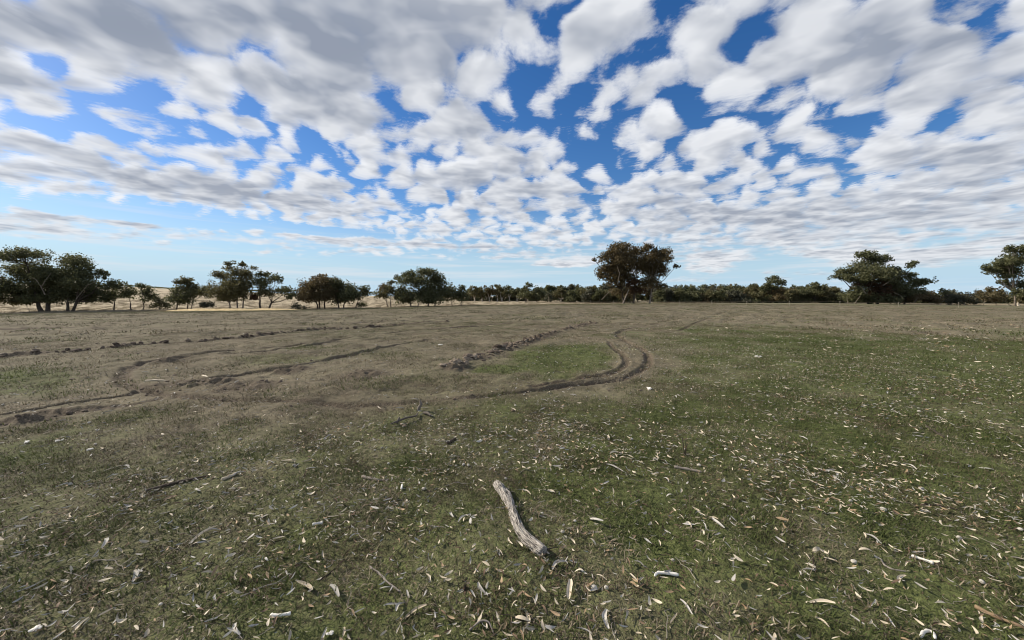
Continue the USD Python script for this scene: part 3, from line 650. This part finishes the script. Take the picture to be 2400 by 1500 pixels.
def tuft(seed, n, rad, h, w, lean):
    r = np.random.default_rng(seed)
    a = r.random(n) * 2 * PI; q = rad * np.sqrt(r.random(n))
    B = np.stack([q * np.cos(a), q * np.sin(a), np.full(n, -.004)], 1)
    b = r.random(n) * 2 * PI; L = h * (.45 + .9 * r.random(n)); t = lean * (.3 + r.random(n))
    D = np.stack([np.cos(b) * np.sin(t), np.sin(b) * np.sin(t), np.cos(t)], 1)
    S = np.stack([-np.sin(b), np.cos(b), 0 * b], 1) * (w * (.6 + .8 * r.random(n)))[:, None]
    M = B + D * L[:, None] * .55
    D2 = D.copy(); D2[:, 2] -= .55 * lean; E = M + D2 * L[:, None] * .5
    V = np.stack([B - S, B + S, M + S * .8, M - S * .8, E], 1).reshape(-1, 3)
    o = np.arange(n)[:, None] * 5
    return V, np.vstack([o + [0, 1, 2], o + [0, 2, 3], o + [3, 2, 4]])
def spread(n, r0, r1, seed, half=62):
    r = np.random.default_rng(seed)
    q = np.sqrt(r.random(n) * (r1 ** 2 - r0 ** 2) + r0 ** 2); a = np.radians(r.uniform(-half, half, n))
    return q * np.sin(a), q * np.cos(a), r
def sow(path, n, r0, r1, seed, protos, pick, scale, lift=0.0, tilt=None, **tags):
    x, y, r = spread(n, r0, r1, seed)
    z, w, g, b = height(x, y, True)
    ids, keep = pick(r, x, y, w, g, b)
    s = scale[0] + (scale[1] - scale[0]) * r.random(len(x))
    tl = (r.random(keep.sum()) * 2 * PI, r.random(keep.sum()) ** 2 * tilt) if tilt else None
    pi = scatter(path, protos, ids[keep], np.stack([x, y, z + lift], 1)[keep], r.random(keep.sum()) * 2 * PI, s[keep], tl)
    tag(pi, **tags)
def grass_protos(pre, n, rad, h, w, lean):
    return [(f'{pre}_{["green", "olive", "dry", "brown"][m]}_{k + 1:03d}', tuft(200 + m * 7 + k, n, rad, h * (1.0, .95, 1.05, .6)[m], w, lean * (1, 1.1, 1.35, 1.3)[m]), GRASS[m]) for m in range(4) for k in range(3)]
def pick_grass(cover, clump=0.0):
    def f(r, x, y, w, g, b):
        u = r.random(len(x)); gg = np.clip(g + (r.random(len(x)) - .5) * .5, 0, 1)
        m = np.where(u < gg * .62, 0, np.where(u < .25 + gg * .5, 1, np.where(u < .72 + .2 * w, 2, 3)))
        return m * 3 + r.integers(0, 3, len(x)), (r.random(len(x)) < cover * (1 - .35 * w) * (1 - .85 * np.clip(b * 1.3, 0, 1)) * (1 - clump + clump * 2.4 * sstep(.42, .62, nz(x, y, .5, 72, 4)))) & (y < edge(x, y) + 4)
    return f
GT = dict(kind='stuff', category='grass')
sow('/World/grass', 2300, 1.25, 7.5, 1, grass_protos('near_tuft', 170, .22, .048, .0021, 1.0), pick_grass(1.0), (.8, 1.35), label='short grazed green and brown grass of the near paddock', **GT)
sow('/World/grass_001', 8500, 7.0, 24, 2, grass_protos('middle_tuft', 80, .30, .055, .0034, 1.0), pick_grass(.9), (.9, 1.6), label='short thin grass of the middle of the paddock', **GT)
sow('/World/grass_002', 34000, 23, 112, 3, grass_protos('far_tuft', 40, .42, .075, .008, 1.0), pick_grass(.9, .5), (.8, 2.2), label='thin dry grass of the far part of the paddock', **GT)
sow('/World/grass_003', 700, 1.4, 26, 9, [(f'straw_{k:03d}', tuft(300 + k, 7, .05, .16, .0011, .7), GRASS[2]) for k in (1, 2, 3)], lambda r, x, y, w, g, b: (r.integers(0, 3, len(x)), b < .4), (.5, 1.3), label='thin upright straw stalks among the short grass', **GT)

LITTER = {'cream': simple('litter_cream', (.28, .235, .165), (.62, .56, .45), .7), 'grey': simple('litter_grey', (.20, .19, .17), (.52, .50, .455), .7),
          'tan': simple('litter_tan', (.16, .11, .065), (.42, .31, .19), .7), 'brown': simple('litter_brown', (.075, .05, .032), (.19, .13, .085), .75)}
WHITE = simple('bleached_white', (.46, .44, .40), (.78, .76, .71), .75, 90.0)
TWIG = simple('twig_grey', (.15, .13, .11), (.34, .31, .27), .85); MIDTWIG = simple('twig_brown', (.06, .05, .042), (.19, .165, .14), .85); DARKTWIG = simple('twig_dark', (.025, .019, .014), (.075, .058, .045), .85)
CLOD = simple('clod_soil', (.075, .056, .041), (.19, .15, .115), .95, 25.0); CLODS = {'': CLOD, 'pale ': simple('clod_pale', (.12, .095, .07), (.27, .22, .165), .95, 25.0), 'dark ': simple('clod_dark', (.04, .03, .022), (.11, .083, .062), .95, 25.0)}; STONE = simple('pebble_pale', (.30, .28, .24), (.52, .49, .43), .8)
def leaf_mesh(r, L=.085, curl=None, fold=None, k=7):
    """A sickle shaped gum leaf, curled along its length and folded along its midrib."""
    W = L * r.uniform(.08, .15); t = np.linspace(0, 1, k)
    prof = W * np.sin(PI * t ** .75) ** .8 + L * .004
    bend = r.uniform(-.11, .11) * L
    curl = r.uniform(-1.2, 1.6) if curl is None else curl; fold = r.uniform(-.3, 1.0) if fold is None else fold
    th = curl * (t - .4); dx = np.cos(th) * L / (k - 1); dz = np.sin(th) * L / (k - 1)
    X = np.r_[0, np.cumsum(dx[:-1])] - L / 2; Z = np.r_[0, np.cumsum(dz[:-1])]; Yc = bend * 4 * (t - .5) ** 2 + r.uniform(-1, 1) * .01 * t
    tw = r.uniform(-1.0, 1.0) * t
    Lf = np.stack([X, Yc - prof * np.cos(fold + tw), Z + prof * np.sin(fold + tw)], 1); Rt = np.stack([X, Yc + prof * np.cos(fold - tw), Z + prof * np.sin(fold - tw)], 1); C = np.stack([X, Yc, Z], 1)
    V = np.stack([Lf, C, Rt], 1).reshape(-1, 3); V[:, 2] -= V[:, 2].min()
    f = []
    for i in range(k - 1):
        for j in range(2):
            a = i * 3 + j; f += [[a, a + 3, a + 4], [a, a + 4, a + 1]]
    return V, np.array(f)
def bark_strip(r, L=.16):
    k = 9; t = np.linspace(0, 1, k); W = L * r.uniform(.06, .12) * (1 - .5 * np.abs(2 * t - 1) ** 2)
    X = (t - .5) * L; Yc = .12 * L * np.sin(t * r.uniform(1.5, 4) + r.uniform(0, 6)); Z = .05 * L * np.sin(t * r.uniform(2, 6) + r.uniform(0, 6))
    rows = [np.stack([X, Yc + W * s, Z + W * .7 * s * s], 1) for s in (-1, -.4, .4, 1)]
    V = np.stack(rows, 1).reshape(-1, 3); V[:, 2] -= V[:, 2].min()
    f = []
    for i in range(k - 1):
        for j in range(3):
            a = i * 4 + j; f += [[a, a + 4, a + 5], [a, a + 5, a + 1]]
    return V, np.array(f)
def twig_mesh(r, L=.2, rad=.0035, fork=True):
    k = 7; P = np.stack([np.linspace(-.5, .5, k) * L, r.normal(size=k) * L * .035, rad + np.abs(r.normal(size=k)) * L * .02], 1)
    ms = [tube(P, np.linspace(rad, rad * .45, k), 5)]
    if fork:
        for q in range(r.integers(0, 3)):
            i = r.integers(2, 5); d = np.array([.3 * L, r.choice([-1, 1]) * .2 * L, r.uniform(0, .1) * L]) * r.uniform(.4, 1)
            ms.append(tube([P[i], P[i] + d * .5 + r.normal(size=3) * .006, P[i] + d], [rad * .6, rad * .5, rad * .25], 4))
    return join(ms)
def lump_mesh(r, s=.05, flat=.7, k=1, rough=.55):
    m = trimesh.creation.icosphere(k, 1.0); v = m.vertices
    n = meshkit.fbm(v * 1.6 + r.uniform(0, 99, 3), 3, 5)
    v = v * (1 + rough * (n - .5) * 2)[:, None] * [1, r.uniform(.6, 1), flat * r.uniform(.7, 1)] * s
    return v, np.array(m.faces)
def turn(m, yaw, tx=0.0, ty=0.0):
    v, f = m; c, s = math.cos(tx), math.sin(tx)
    v = v @ np.array([[1, 0, 0], [0, c, s], [0, -s, c]])
    c, s = math.cos(yaw), math.sin(yaw)
    return v @ np.array([[c, s, 0], [-s, c, 0], [0, 0, 1]]), f
def lay(name, mesh, mat, x, y, z, smooth=False, **k):
    """One loose thing: a Mesh of its own, standing at its place."""
    m = usdkit.mesh(stage, numbered('/World', name), mesh, mat, smooth)
    m.AddTranslateOp().Set(Gf.Vec3d(float(x), float(y), float(z)))
    return tag(m, **k)
def lay_px(name, mesh, mat, px, py, lift=0.0, smooth=False, **k):
    x, y = hit(px, py); return lay(name, mesh, mat, x, y, float(height(np.array([x]), np.array([y]))[0]) + lift, smooth, **k)
def where(x, y):
    """Which patch of the foreground, named from the big branch and the picture edges."""
    px = 1200 + 867 * x / y
    side = ['by the left edge', 'left of centre', 'left of the big branch', 'close to the big branch', 'right of the big branch', 'right of centre', 'by the right edge'][int(np.searchsorted([330, 720, 1080, 1330, 1650, 2020], px))]
    row = ['along the bottom', 'low down', 'level with the branch', 'beyond the branch'][int(np.searchsorted([1.95, 2.3, 3.0], y))]
    return f'{row}, {side}'
LOOK = {'cream': 'cream', 'grey': 'grey', 'tan': 'tan', 'brown': 'brown'}
# the 300 gum leaves that show largest
xs, ys, r = spread(420, 1.62, 4.0, 31, 56)
dens = .55 + .45 * sstep(-2, 2, xs) + 1.6 * (nz(xs, ys, 1.5, 71, 3) - .5)
k = np.argsort(-(dens + .25 * r.random(len(xs))))[:265]
zs = height(xs, ys)
for i in k:
    col = r.choice(['cream', 'grey', 'tan', 'brown'], p=[.34, .34, .22, .10]); curl = r.choice([0, 1, 2]); L = .028 + .062 * r.random() ** 1.6
    form = ['flat', 'curled', 'folded'][curl]
    m = turn(leaf_mesh(r, L, [r.uniform(-.4, .4), r.uniform(.9, 2.2) * r.choice([-1, 1]), r.uniform(-.6, .8)][curl], [r.uniform(-.2, .2), r.uniform(0, .5), r.uniform(.7, 1.2)][curl]), r.uniform(0, 2 * PI), r.uniform(-.5, .5))
    w = where(xs[i], ys[i]); size = ' small' if L < .042 else ' long' if L > .066 else ''
    lay('fallen_leaf', m, LITTER[col], xs[i], ys[i], zs[i] + .020 + .014 * r.random(), label=f'{form}{size} {LOOK[col]} leaf {w}', category='leaf', group=f'{form}{size} {LOOK[col]} leaves {w}')
# the rest of the litter
rl = np.random.default_rng(41)
LP = [(f'{c}_leaf_{j + 1:03d}', turn(leaf_mesh(rl, rl.uniform(.05, .1)), 0, rl.uniform(-.6, .6)), LITTER[c]) for c in ('cream', 'grey', 'tan', 'brown') for j in range(5)]
def pick_leaf(k):
    def f(r, x, y, w, g, b):
        c = r.choice(4, len(x), p=[.28, .36, .20, .16])
        d = (.62 + .33 * sstep(-3, 3, x - .05 * y)) * (1 - .72 * w) * (.42 + 1.0 * sstep(.42, .66, nz(x, y, 1.5, 71, 3)))
        return c * 5 + r.integers(0, 5, len(x)), r.random(len(x)) < d * k
    return f
ST = dict(kind='stuff')
sow('/World/leaf_litter', 17000, 1.25, 5.0, 32, LP, pick_leaf(.9), (.2, .68), .026, .8, label='small pale leaf pieces scattered in the near grass', category='leaf litter', **ST)
sow('/World/leaf_litter_001', 32000, 4.0, 14, 33, LP, pick_leaf(.85), (.22, .74), .032, .8, label='pale fallen gum leaves scattered over the middle grass', category='leaf litter', **ST)
sow('/World/leaf_litter_002', 14000, 14, 45, 34, LP, pick_leaf(.9), (.8, 1.7), .04, .9, label='pale flecks of fallen leaves over the far grass', category='leaf litter', **ST)
CP = [(f'litter_twig_{j + 1:03d}', twig_mesh(rl, rl.uniform(.05, .16), .0016), TWIG if j < 3 else DARKTWIG) for j in range(6)] + [(f'bark_chip_{j + 1:03d}', bark_strip(rl, rl.uniform(.04, .09)), LITTER['grey' if j < 3 else 'cream']) for j in range(6)]
sow('/World/twig_litter', 7000, 1.25, 13, 35, CP, lambda r, x, y, w, g, b: (r.integers(0, 12, len(x)), r.random(len(x)) < .75 - .5 * w), (.6, 1.5), .010, .35, label='thin broken twigs and bark chips lying in the grass', category='twig litter', **ST)
PP = [(f'pale_pebble_{j + 1:03d}', lump_mesh(rl, .011, .75, 1, .3), STONE) for j in range(4)]
sow('/World/pebble_litter', 2600, 3.2, 22, 36, PP, lambda r, x, y, w, g, b: (r.integers(0, 4, len(x)), r.random(len(x)) < np.where(x > 0, .75, .25) * (1 - .6 * w)), (.6, 1.9), .012, label='tiny pale rounded lumps scattered through the grass', category='pebbles', **ST)
KP = [(f'small_clod_{j + 1:03d}', lump_mesh(rl, .045, .7, 1, .6), CLOD) for j in range(6)]
def pick_clod(r, x, y, w, g, b): return r.integers(0, 6, len(x)), r.random(len(x)) < .03 * w + .55 * sstep(.3, .8, b)
sow('/World/clod_litter', 14000, 4, 30, 37, KP, pick_clod, (.3, 1.0), .006, label='crumbled earth along the wheel ruts and turned rows', category='soil crumbs', **ST)
sow('/World/clod_litter_001', 9000, 28, 80, 38, KP, lambda r, x, y, w, g, b: (r.integers(0, 6, len(x)), r.random(len(x)) < .10 * w + .5 * b), (.7, 1.7), .006, label='crumbled earth over the far worked ground', category='soil crumbs', **ST)

# larger loose things, one by one
xs, ys, r = spread(46, 1.65, 3.9, 51, 55); zs = height(xs, ys)
for i in range(46):
    if xs[i] < 0 and r.random() < .5: continue
    w = where(xs[i], ys[i])
    lay('pebble', lump_mesh(r, r.uniform(.009, .017), .8, 2, .25), STONE, xs[i], ys[i], zs[i] + .014, True, label=f'small rounded pale lump {w}', category='pebble', group=f'rounded pale lumps {w}')
xs, ys, r = spread(44, 1.65, 4.2, 52, 55); zs = height(xs, ys)
for i in range(44):
    w = where(xs[i], ys[i])
    if i % 3 == 0:
        lay('bark_strip', turn(bark_strip(r, r.uniform(.08, .17)), r.uniform(0, 6.3)), LITTER[r.choice(['grey', 'cream'])], xs[i], ys[i], zs[i] + .016, label=f'twisted shed bark strip {w}', category='bark', group=f'twisted strips of shed bark {w}')
    else:
        dk = r.random() < .4
        lay('twig', turn(twig_mesh(r, r.uniform(.1, .3), r.uniform(.002, .004)), r.uniform(0, 6.3)), DARKTWIG if dk else TWIG, xs[i], ys[i], zs[i] + .014, label=f'thin {"dark" if dk else "grey"} twig {w}', category='twig', group=f'thin {"dark" if dk else "grey"} twigs {w}')
def seg_px(pts, lift):
    w = np.array([hit(a, b) for a, b in pts]); z = height(w[:, 0], w[:, 1]); return np.c_[w, z + lift]
def stick(name, label, pts, r0, r1, mat, category='stick', lift=None, rough=.2, n=7, sub=5, rise=None):
    P = seg_px(pts, (r0 * .75 if lift is None else lift))
    if rise is not None: P[:, 2] += rise
    d = np.r_[0, np.cumsum(np.linalg.norm(np.diff(P, axis=0), axis=1))]; s = np.linspace(0, d[-1], (len(pts) - 1) * sub + 1)
    Q = np.stack([np.interp(s, d, P[:, k]) for k in range(3)], 1)
    if len(Q) > 4: Q[1:-1] = (Q[:-2] + 2 * Q[1:-1] + Q[2:]) / 4
    O = Q[0].copy(); v, f = tube(Q - O, np.linspace(r0, r1, len(Q)) * (1 + .12 * np.sin(np.arange(len(Q)) * 1.7)), n, rough, len(pts))
    return lay(name, (v, f), mat, *O, True, label=label, category=category)
# the big weathered branch
def big_branch():
    P = seg_px([(1162, 1138), (1178, 1158), (1196, 1188), (1207, 1222), (1222, 1258), (1250, 1288), (1274, 1306)], .024)
    d = np.r_[0, np.cumsum(np.linalg.norm(np.diff(P, axis=0), axis=1))]; s = np.linspace(0, d[-1], 120)
    from scipy.interpolate import PchipInterpolator
    Q = np.stack([PchipInterpolator(d, P[:, k])(s) for k in range(3)], 1); Q[:, 2] = np.linspace(Q[0, 2], Q[-1, 2], 120) + .004 * np.sin(s * 9)
    R = np.interp(s / d[-1], [0, .04, .1, .17, .24, .34, .42, .5, .62, .8, .97, 1], [.030, .040, .045, .037, .041, .039, .033, .036, .038, .041, .040, .036]) * .9
    n = 64
    T = np.gradient(Q, axis=0); T /= np.linalg.norm(T, axis=1, keepdims=True)
    A = np.cross(T, [0, 0, 1.0]); A /= np.linalg.norm(A, axis=1, keepdims=True); B = np.cross(A, T)
    th = np.arange(n) / n * 2 * PI
    S, TH = np.meshgrid(s, th, indexing='ij')
    tw = TH + S * .8
    rid = meshkit.fbm(np.stack([np.cos(tw) * 5.5, np.sin(tw) * 5.5, S * 9.0], -1), 4, 81); crack = np.abs(meshkit.fbm(np.stack([np.cos(tw) * 3.0, np.sin(tw) * 3.0, S * 4.2], -1), 3, 82) - .5)
    rr = R[:, None] * (1 + .48 * (rid - .5) - .30 * np.exp(-(crack / .035) ** 2))
    for c, a, am, w in ((.13, 1.2, .30, .03), (.30, 4.6, .28, .025), (.42, 0.9, .32, .02), (.22, 2.6, .18, .03)):
        rr = rr * (1 + am * np.exp(-((S / d[-1] - c) / w) ** 2 - (np.angle(np.exp(1j * (TH - a))) / .5) ** 2))
    V = Q[:, None] + rr[..., None] * (np.cos(TH)[..., None] * A[:, None] + np.sin(TH)[..., None] * B[:, None])
    rag = (meshkit.noise(np.stack([th * 3, th * 0, th * 0], -1), 3) - .5) * .03; V[0] -= T[0] * rag[:, None]; V[-1] += T[-1] * rag[:, None] * .8
    V = V.reshape(-1, 3); i, j = np.meshgrid(np.arange(119), np.arange(n), indexing='ij'); a, b = (i * n + j).ravel(), (i * n + (j + 1) % n).ravel()
    F = np.vstack([np.stack([a, b, b + n], 1), np.stack([a, b + n, a + n], 1)])
    e = len(V); V = np.vstack([V, Q[:1] - T[:1] * .012, Q[-1:] + T[-1:] * .008]); k = np.arange(n)
    F = np.vstack([F, np.stack([np.full(n, e), (k + 1) % n, k], 1), np.stack([np.full(n, e + 1), 119 * n + k, 119 * n + (k + 1) % n], 1)])
    return V, F, Q
g = Graph(); g.n['geo'] = ('geometry', {}); g.n['at'] = ('attribute', {'attribute': 'grain'})
n1 = g.noise('at.vector', 1.0, 7, .72, dist=.6); n2 = g.noise('geo.position', 35.0, 4, .6)
c = g.mix(g.rng(n1, .41, .60), (.035, .030, .026), (.46, .43, .385)); c = g.mix(g.rng(n2, .55, .75, 0, .55), c, (.26, .23, .19))
b = g.add('bump', 'normal', height=n1, strength=1.0, distance=.006)
WEATHERED = g.make('weathered_wood', surface=g.add('principled_bsdf', 'BSDF', base_color=c, roughness=.9, specular_ior_level=.15, normal=b))
bv, bf, bq = big_branch(); O = bq[len(bq) // 2]
bt = thing('fallen_branch', 'thick grey weathered branch with cracked bark lying in the foreground grass', 'branch', O)
bm = usdkit.mesh(stage, str(bt.GetPath()) + '/wood', (bv - O, bf), WEATHERED, True)
ss, tt = np.meshgrid(np.linspace(0, 1, 120), np.arange(64) / 64 * 2 * PI, indexing='ij')
primvar(bm, 'grain', np.vstack([np.stack([np.cos(tt + ss) * 7.5, np.sin(tt + ss) * 7.5, ss * 15], -1).reshape(-1, 3), [[0, 0, 0], [0, 0, 7]]]))
def knot(k, a, s): 
    v, f = lump_mesh(np.random.default_rng(k), s, .8, 2, .4); return v + bq[a] + [(.030 if k % 2 else -.03), 0, .012] - O, f
part(bt, 'knot', knot(1, 18, .016), WEATHERED, True); part(bt, 'knot', knot(3, 50, .014), WEATHERED, True)
part(bt, 'side_twig', tube(np.array([bq[-3] + [0, 0, -.004], bq[-3] + [.05, .02, .0], bq[-3] + [.11, .045, -.006]]) - O, [.005, .004, .002], 5), DARKTWIG)
# named sticks, bones and stems
stick('stick', 'pale bleached straight stick left of the big branch, beyond the leaf strewn grass', [(520, 1130), (540, 1123), (556, 1115)], .014, .012, LITTER['cream'])
stick('stick', 'long dark thin branch lying in the grass left of the pale bleached stick', [(342, 1155), (380, 1143), (430, 1132), (488, 1121)], .016, .008, DARKTWIG)
stick('stick', 'short grey forked stick in the grass between the long dark branch and the big branch', [(850, 1112), (868, 1119), (890, 1122), (912, 1121)], .016, .006, TWIG)
stick('stick', 'bent brownish twig with a kink in the near grass left of the big branch', [(866, 1325), (888, 1340), (905, 1360), (937, 1383)], .006, .005, TWIG)
stick('stick', 'arched grey twig near the bottom edge left of centre', [(1100, 1476), (1128, 1466), (1146, 1470), (1158, 1487)], .005, .003, TWIG, rise=np.array([0, .03, .03, 0]))
stick('stick', 'dark stick lying at the far right in the green grass', [(2165, 1182), (2200, 1188), (2245, 1197)], .007, .004, DARKTWIG)
stick('stick', 'dark stick right of the brown weed stems beyond the weathered bark', [(2172, 1003), (2192, 1014), (2215, 1027)], .014, .008, DARKTWIG)
stick('stick', 'orange tan split stick at the right bottom edge', [(2285, 1418), (2330, 1440), (2400, 1468)], .010, .007, LITTER['tan'])
stick('stick', 'pale stick lying inside the bend of the left wheel track', [(338, 894), (362, 893), (388, 894)], .022, .012, LITTER['cream'])
stick('stick', 'short bleached stick inside the loop right of the left wheel track bend', [(475, 882), (484, 887), (502, 890)], .02, .010, LITTER['cream'])
stick('stick', 'dark stick pointing at the big branch, beyond it to the left', [(1048, 1045), (1058, 1039), (1068, 1033)], .018, .010, DARKTWIG)
stick('stick', 'grey stick lying flat near the left of the brown weed stems', [(1580, 1098), (1612, 1102), (1645, 1108)], .014, .010, TWIG)
stick('stick', 'grey twig forming a shallow arc right of the curved white bone', [(2065, 1312), (2072, 1325), (2090, 1335), (2122, 1340)], .005, .004, TWIG)
stick('stick', 'dark crossed twig in the grass left of the arched grey twig', [(744, 1366), (768, 1348), (790, 1325)], .004, .003, DARKTWIG)
def scrap(label, px, py, s, seed):
    r = np.random.default_rng(seed)
    ms = []
    for k in range(3):
        v, f = lump_mesh(r, s * r.uniform(.5, 1), .35, 2, .9); ms.append((turn((v, f), r.uniform(0, 6), r.uniform(-.6, .6))[0] + [r.normal() * s * .6, r.normal() * s * .6, s * .25], f))
    return lay_px('bone_scrap', join(ms), WHITE, px, py, .012, True, label=label, category='bone')
def bone(label, pts, r0, r1, knob=True, rise=None):
    P = seg_px(pts, r0 * .9 + .008)
    if rise is not None: P[:, 2] += rise
    d = np.r_[0, np.cumsum(np.linalg.norm(np.diff(P, axis=0), axis=1))]; s = np.linspace(0, d[-1], 14)
    Q = np.stack([np.interp(s, d, P[:, k]) for k in range(3)], 1); Q[1:-1] = (Q[:-2] + 2 * Q[1:-1] + Q[2:]) / 4
    t = np.linspace(0, 1, 14); R = r0 + (r1 - r0) * t
    if knob: R = R * (1 + .55 * np.exp(-(t / .12) ** 2) + .7 * np.exp(-((1 - t) / .12) ** 2))
    R[0] *= .6; R[-1] *= .6
    v, f = tube(Q - Q[0], R, 9, .22, 3)
    return lay('bone', (v, f), WHITE, *Q[0], True, label=label, category='bone')
bone('curved chalk white bone lying in the grass right of the big branch', [(1534, 1356), (1541, 1347), (1560, 1349), (1590, 1354)], .007, .010, False)
bone('stout white bone with knobbed ends near the bottom edge, left of centre', [(634, 1457), (655, 1457), (682, 1450)], .007, .006)
bone('white flat bone with a scalloped edge, far right of the curved white bone', [(2136, 1306), (2158, 1313), (2188, 1325)], .007, .008)
bone('short white bone standing out of the grass left of the big branch', [(941, 1150), (942, 1144), (943, 1138)], .008, .008, False)
scrap('square white chip in the bottom left corner', 84, 1482, .016, 1)
scrap('white rounded chip at the bottom edge left of centre', 778, 1486, .014, 2)
scrap('small bright white chip beyond and right of the big branch', 1306, 1078, .019, 3)
bone('white knobbed bone piece left of the big branch in leafy grass', [(732, 1233), (745, 1229), (757, 1227)], .007, .009)
bone('white ring shaped bone half buried at the bottom right', [(2158, 1494), (2164, 1480), (2178, 1476), (2190, 1484), (2192, 1496)], .007, .007, False)
scrap('white fragment lying beyond the left litter, leftmost of three', 66, 1039, .017, 4)
scrap('white fragment lying beyond the left litter, middle of three', 139, 1038, .022, 5)
scrap('white fragment lying beyond the left litter, rightmost of three', 209, 1057, .018, 6)
scrap('white scrap lying out on the worked field left of the row of clods', 1035, 809, .06, 7)
scrap('pale angular scrap on the grass right of the curved wheel track', 1782, 838, .05, 8)
scrap('pale round scrap at the edge of the curved wheel track', 1522, 912, .035, 9)
# the snag of dead wood in the middle distance
sg = np.append(hit(985, 966), 0); sg[2] = float(height(sg[:1], sg[1:2])[0])
st = thing('dead_wood', 'grey forked dead wood with an upright stub in the middle of the paddock', 'dead wood', sg)
def P3(pts): return np.array([[*hit(a, b), float(height(*[np.array([q]) for q in hit(a, b)])[0]) + z] for a, b, z in pts]) - sg
part(st, 'upright_stub', tube(P3([(979, 966, -.03), (983, 966, .05), (987, 966, .09), (985, 966, .14)]), [.020, .024, .020, .011], 8, .25, 1), MIDTWIG, True)
part(st, 'lying_stem', tube(P3([(916, 999, .03), (935, 995, .05), (952, 988, .05), (975, 982, .04), (980, 975, .03)]), [.008, .015, .013, .011, .008], 7, .2, 2), MIDTWIG, True)
part(st, 'side_stub', tube(P3([(930, 996, .02), (933, 995, .05), (936, 994, .09)]), [.019, .016, .009], 7, .2, 3), MIDTWIG, True)
part(st, 'broken_piece', tube(P3([(993, 973, .02), (1002, 975, .035), (1010, 979, .03)]), [.015, .02, .012], 7, .35, 4), MIDTWIG, True)
def weed(label, px, py, h, n, seed):
    r = np.random.default_rng(seed); x, y = hit(px, py); z = float(height(np.array([x]), np.array([y]))[0])
    t = thing('dead_weed', label, 'weed', (x, y, z))
    for k in range(n):
        a = r.uniform(0, 6.3); l = h * r.uniform(.5, 1); q = np.array([math.cos(a), math.sin(a), 0]) * .15 * l; f = q * .25
        part(t, 'stem', tube([f - [0, 0, .01], f + q * .4 + [0, 0, l * .5], f + q + [0, 0, l]], [.0032, .0026, .0012], 5), DARKTWIG)
    for k in range(n):
        part(t, 'dry_leaf', turn(leaf_mesh(r, .05), r.uniform(0, 6.3)), LITTER['brown'])
weed('dark brown dead weed stems standing in the grass right of centre', 1605, 1068, .20, 7, 1)
weed('reddish brown thin weed stems standing among leaves at right foreground', 1908, 1330, .11, 5, 2)
weed('dark tuft of dead stems by the bottom centre leaves', 1090, 1385, .05, 6, 3)
# clods: the turned rows
r = np.random.default_rng(61)
cl = 0
for q, (L, w, ht) in enumerate(ridge_lines[:2]):
    lab = ['long dark row', 'short pale row'][q]
    yy = L[:, 1]
    n = (210, 170)[q]
    pos = r.random(n) ** 1.0
    for k in range(n):
        i = int(pos[k] * (len(L) - 1) * (.75, 1)[q]); kk = nz(np.array([i * .06]), np.array([0.0]), 1.3, 33, 3)[0]
        if r.random() > .25 + 1.3 * kk and q == 0: continue
        p = L[i] + r.normal(size=2) * w * .65; s = r.uniform(.03, .085) * (1 if r.random() < .8 else 1.4)
        if q == 1: s *= 1.15 - .5 * i / len(L)
        z = float(height(p[:1], p[1:2])[0])
        end = ('near end', 'middle', 'far end')[min(2, int(3 * i / len(L)))]
        size = 'small' if s < .05 else 'middling' if s < .075 else 'big'
        fl = r.choice([.5, .75, 1.0]); form = {.5: 'flat', .75: 'rounded', 1.0: 'upright'}[float(fl)]; tone = r.choice(['', 'pale ', 'dark '], p=[(.3, .2, .5), (.35, .55, .1)][q])
        off = p - L[i]; spot = 'front,' if off[1] - off[0] < -w * .3 else 'back,' if off[1] - off[0] > w * .3 else 'crest,'
        m = lump_mesh(r, s, fl, 2 if s > .08 else 1, .75)
        lay('earth_clod', m, CLODS[tone], *p, z + s * .22, label=f'{tone}{size} {form} clod, {spot} {end} of {lab}', category='clod', group=f'{tone}{size} {form} clods, {spot} {end} of the {lab}'); cl += 1

# dedupe: things whose labels still coincide are told apart by their place
same = {}
for p in stage.GetPrimAtPath('/World').GetChildren():
    l = p.GetCustomDataByKey('label')
    if l and not p.GetCustomDataByKey('kind'): same.setdefault(l, []).append(p)
for l, ps in same.items():
    if len(ps) < 2: continue
    def px(p):
        t = p.GetAttribute('xformOp:translate').Get(); return t[0] / t[1]
    for k, p in enumerate(sorted(ps, key=px)):
        w = ('left of two', 'right of two')[k] if len(ps) == 2 else ORD[k]
        p.SetCustomDataByKey('label', f'{l}, {w}')
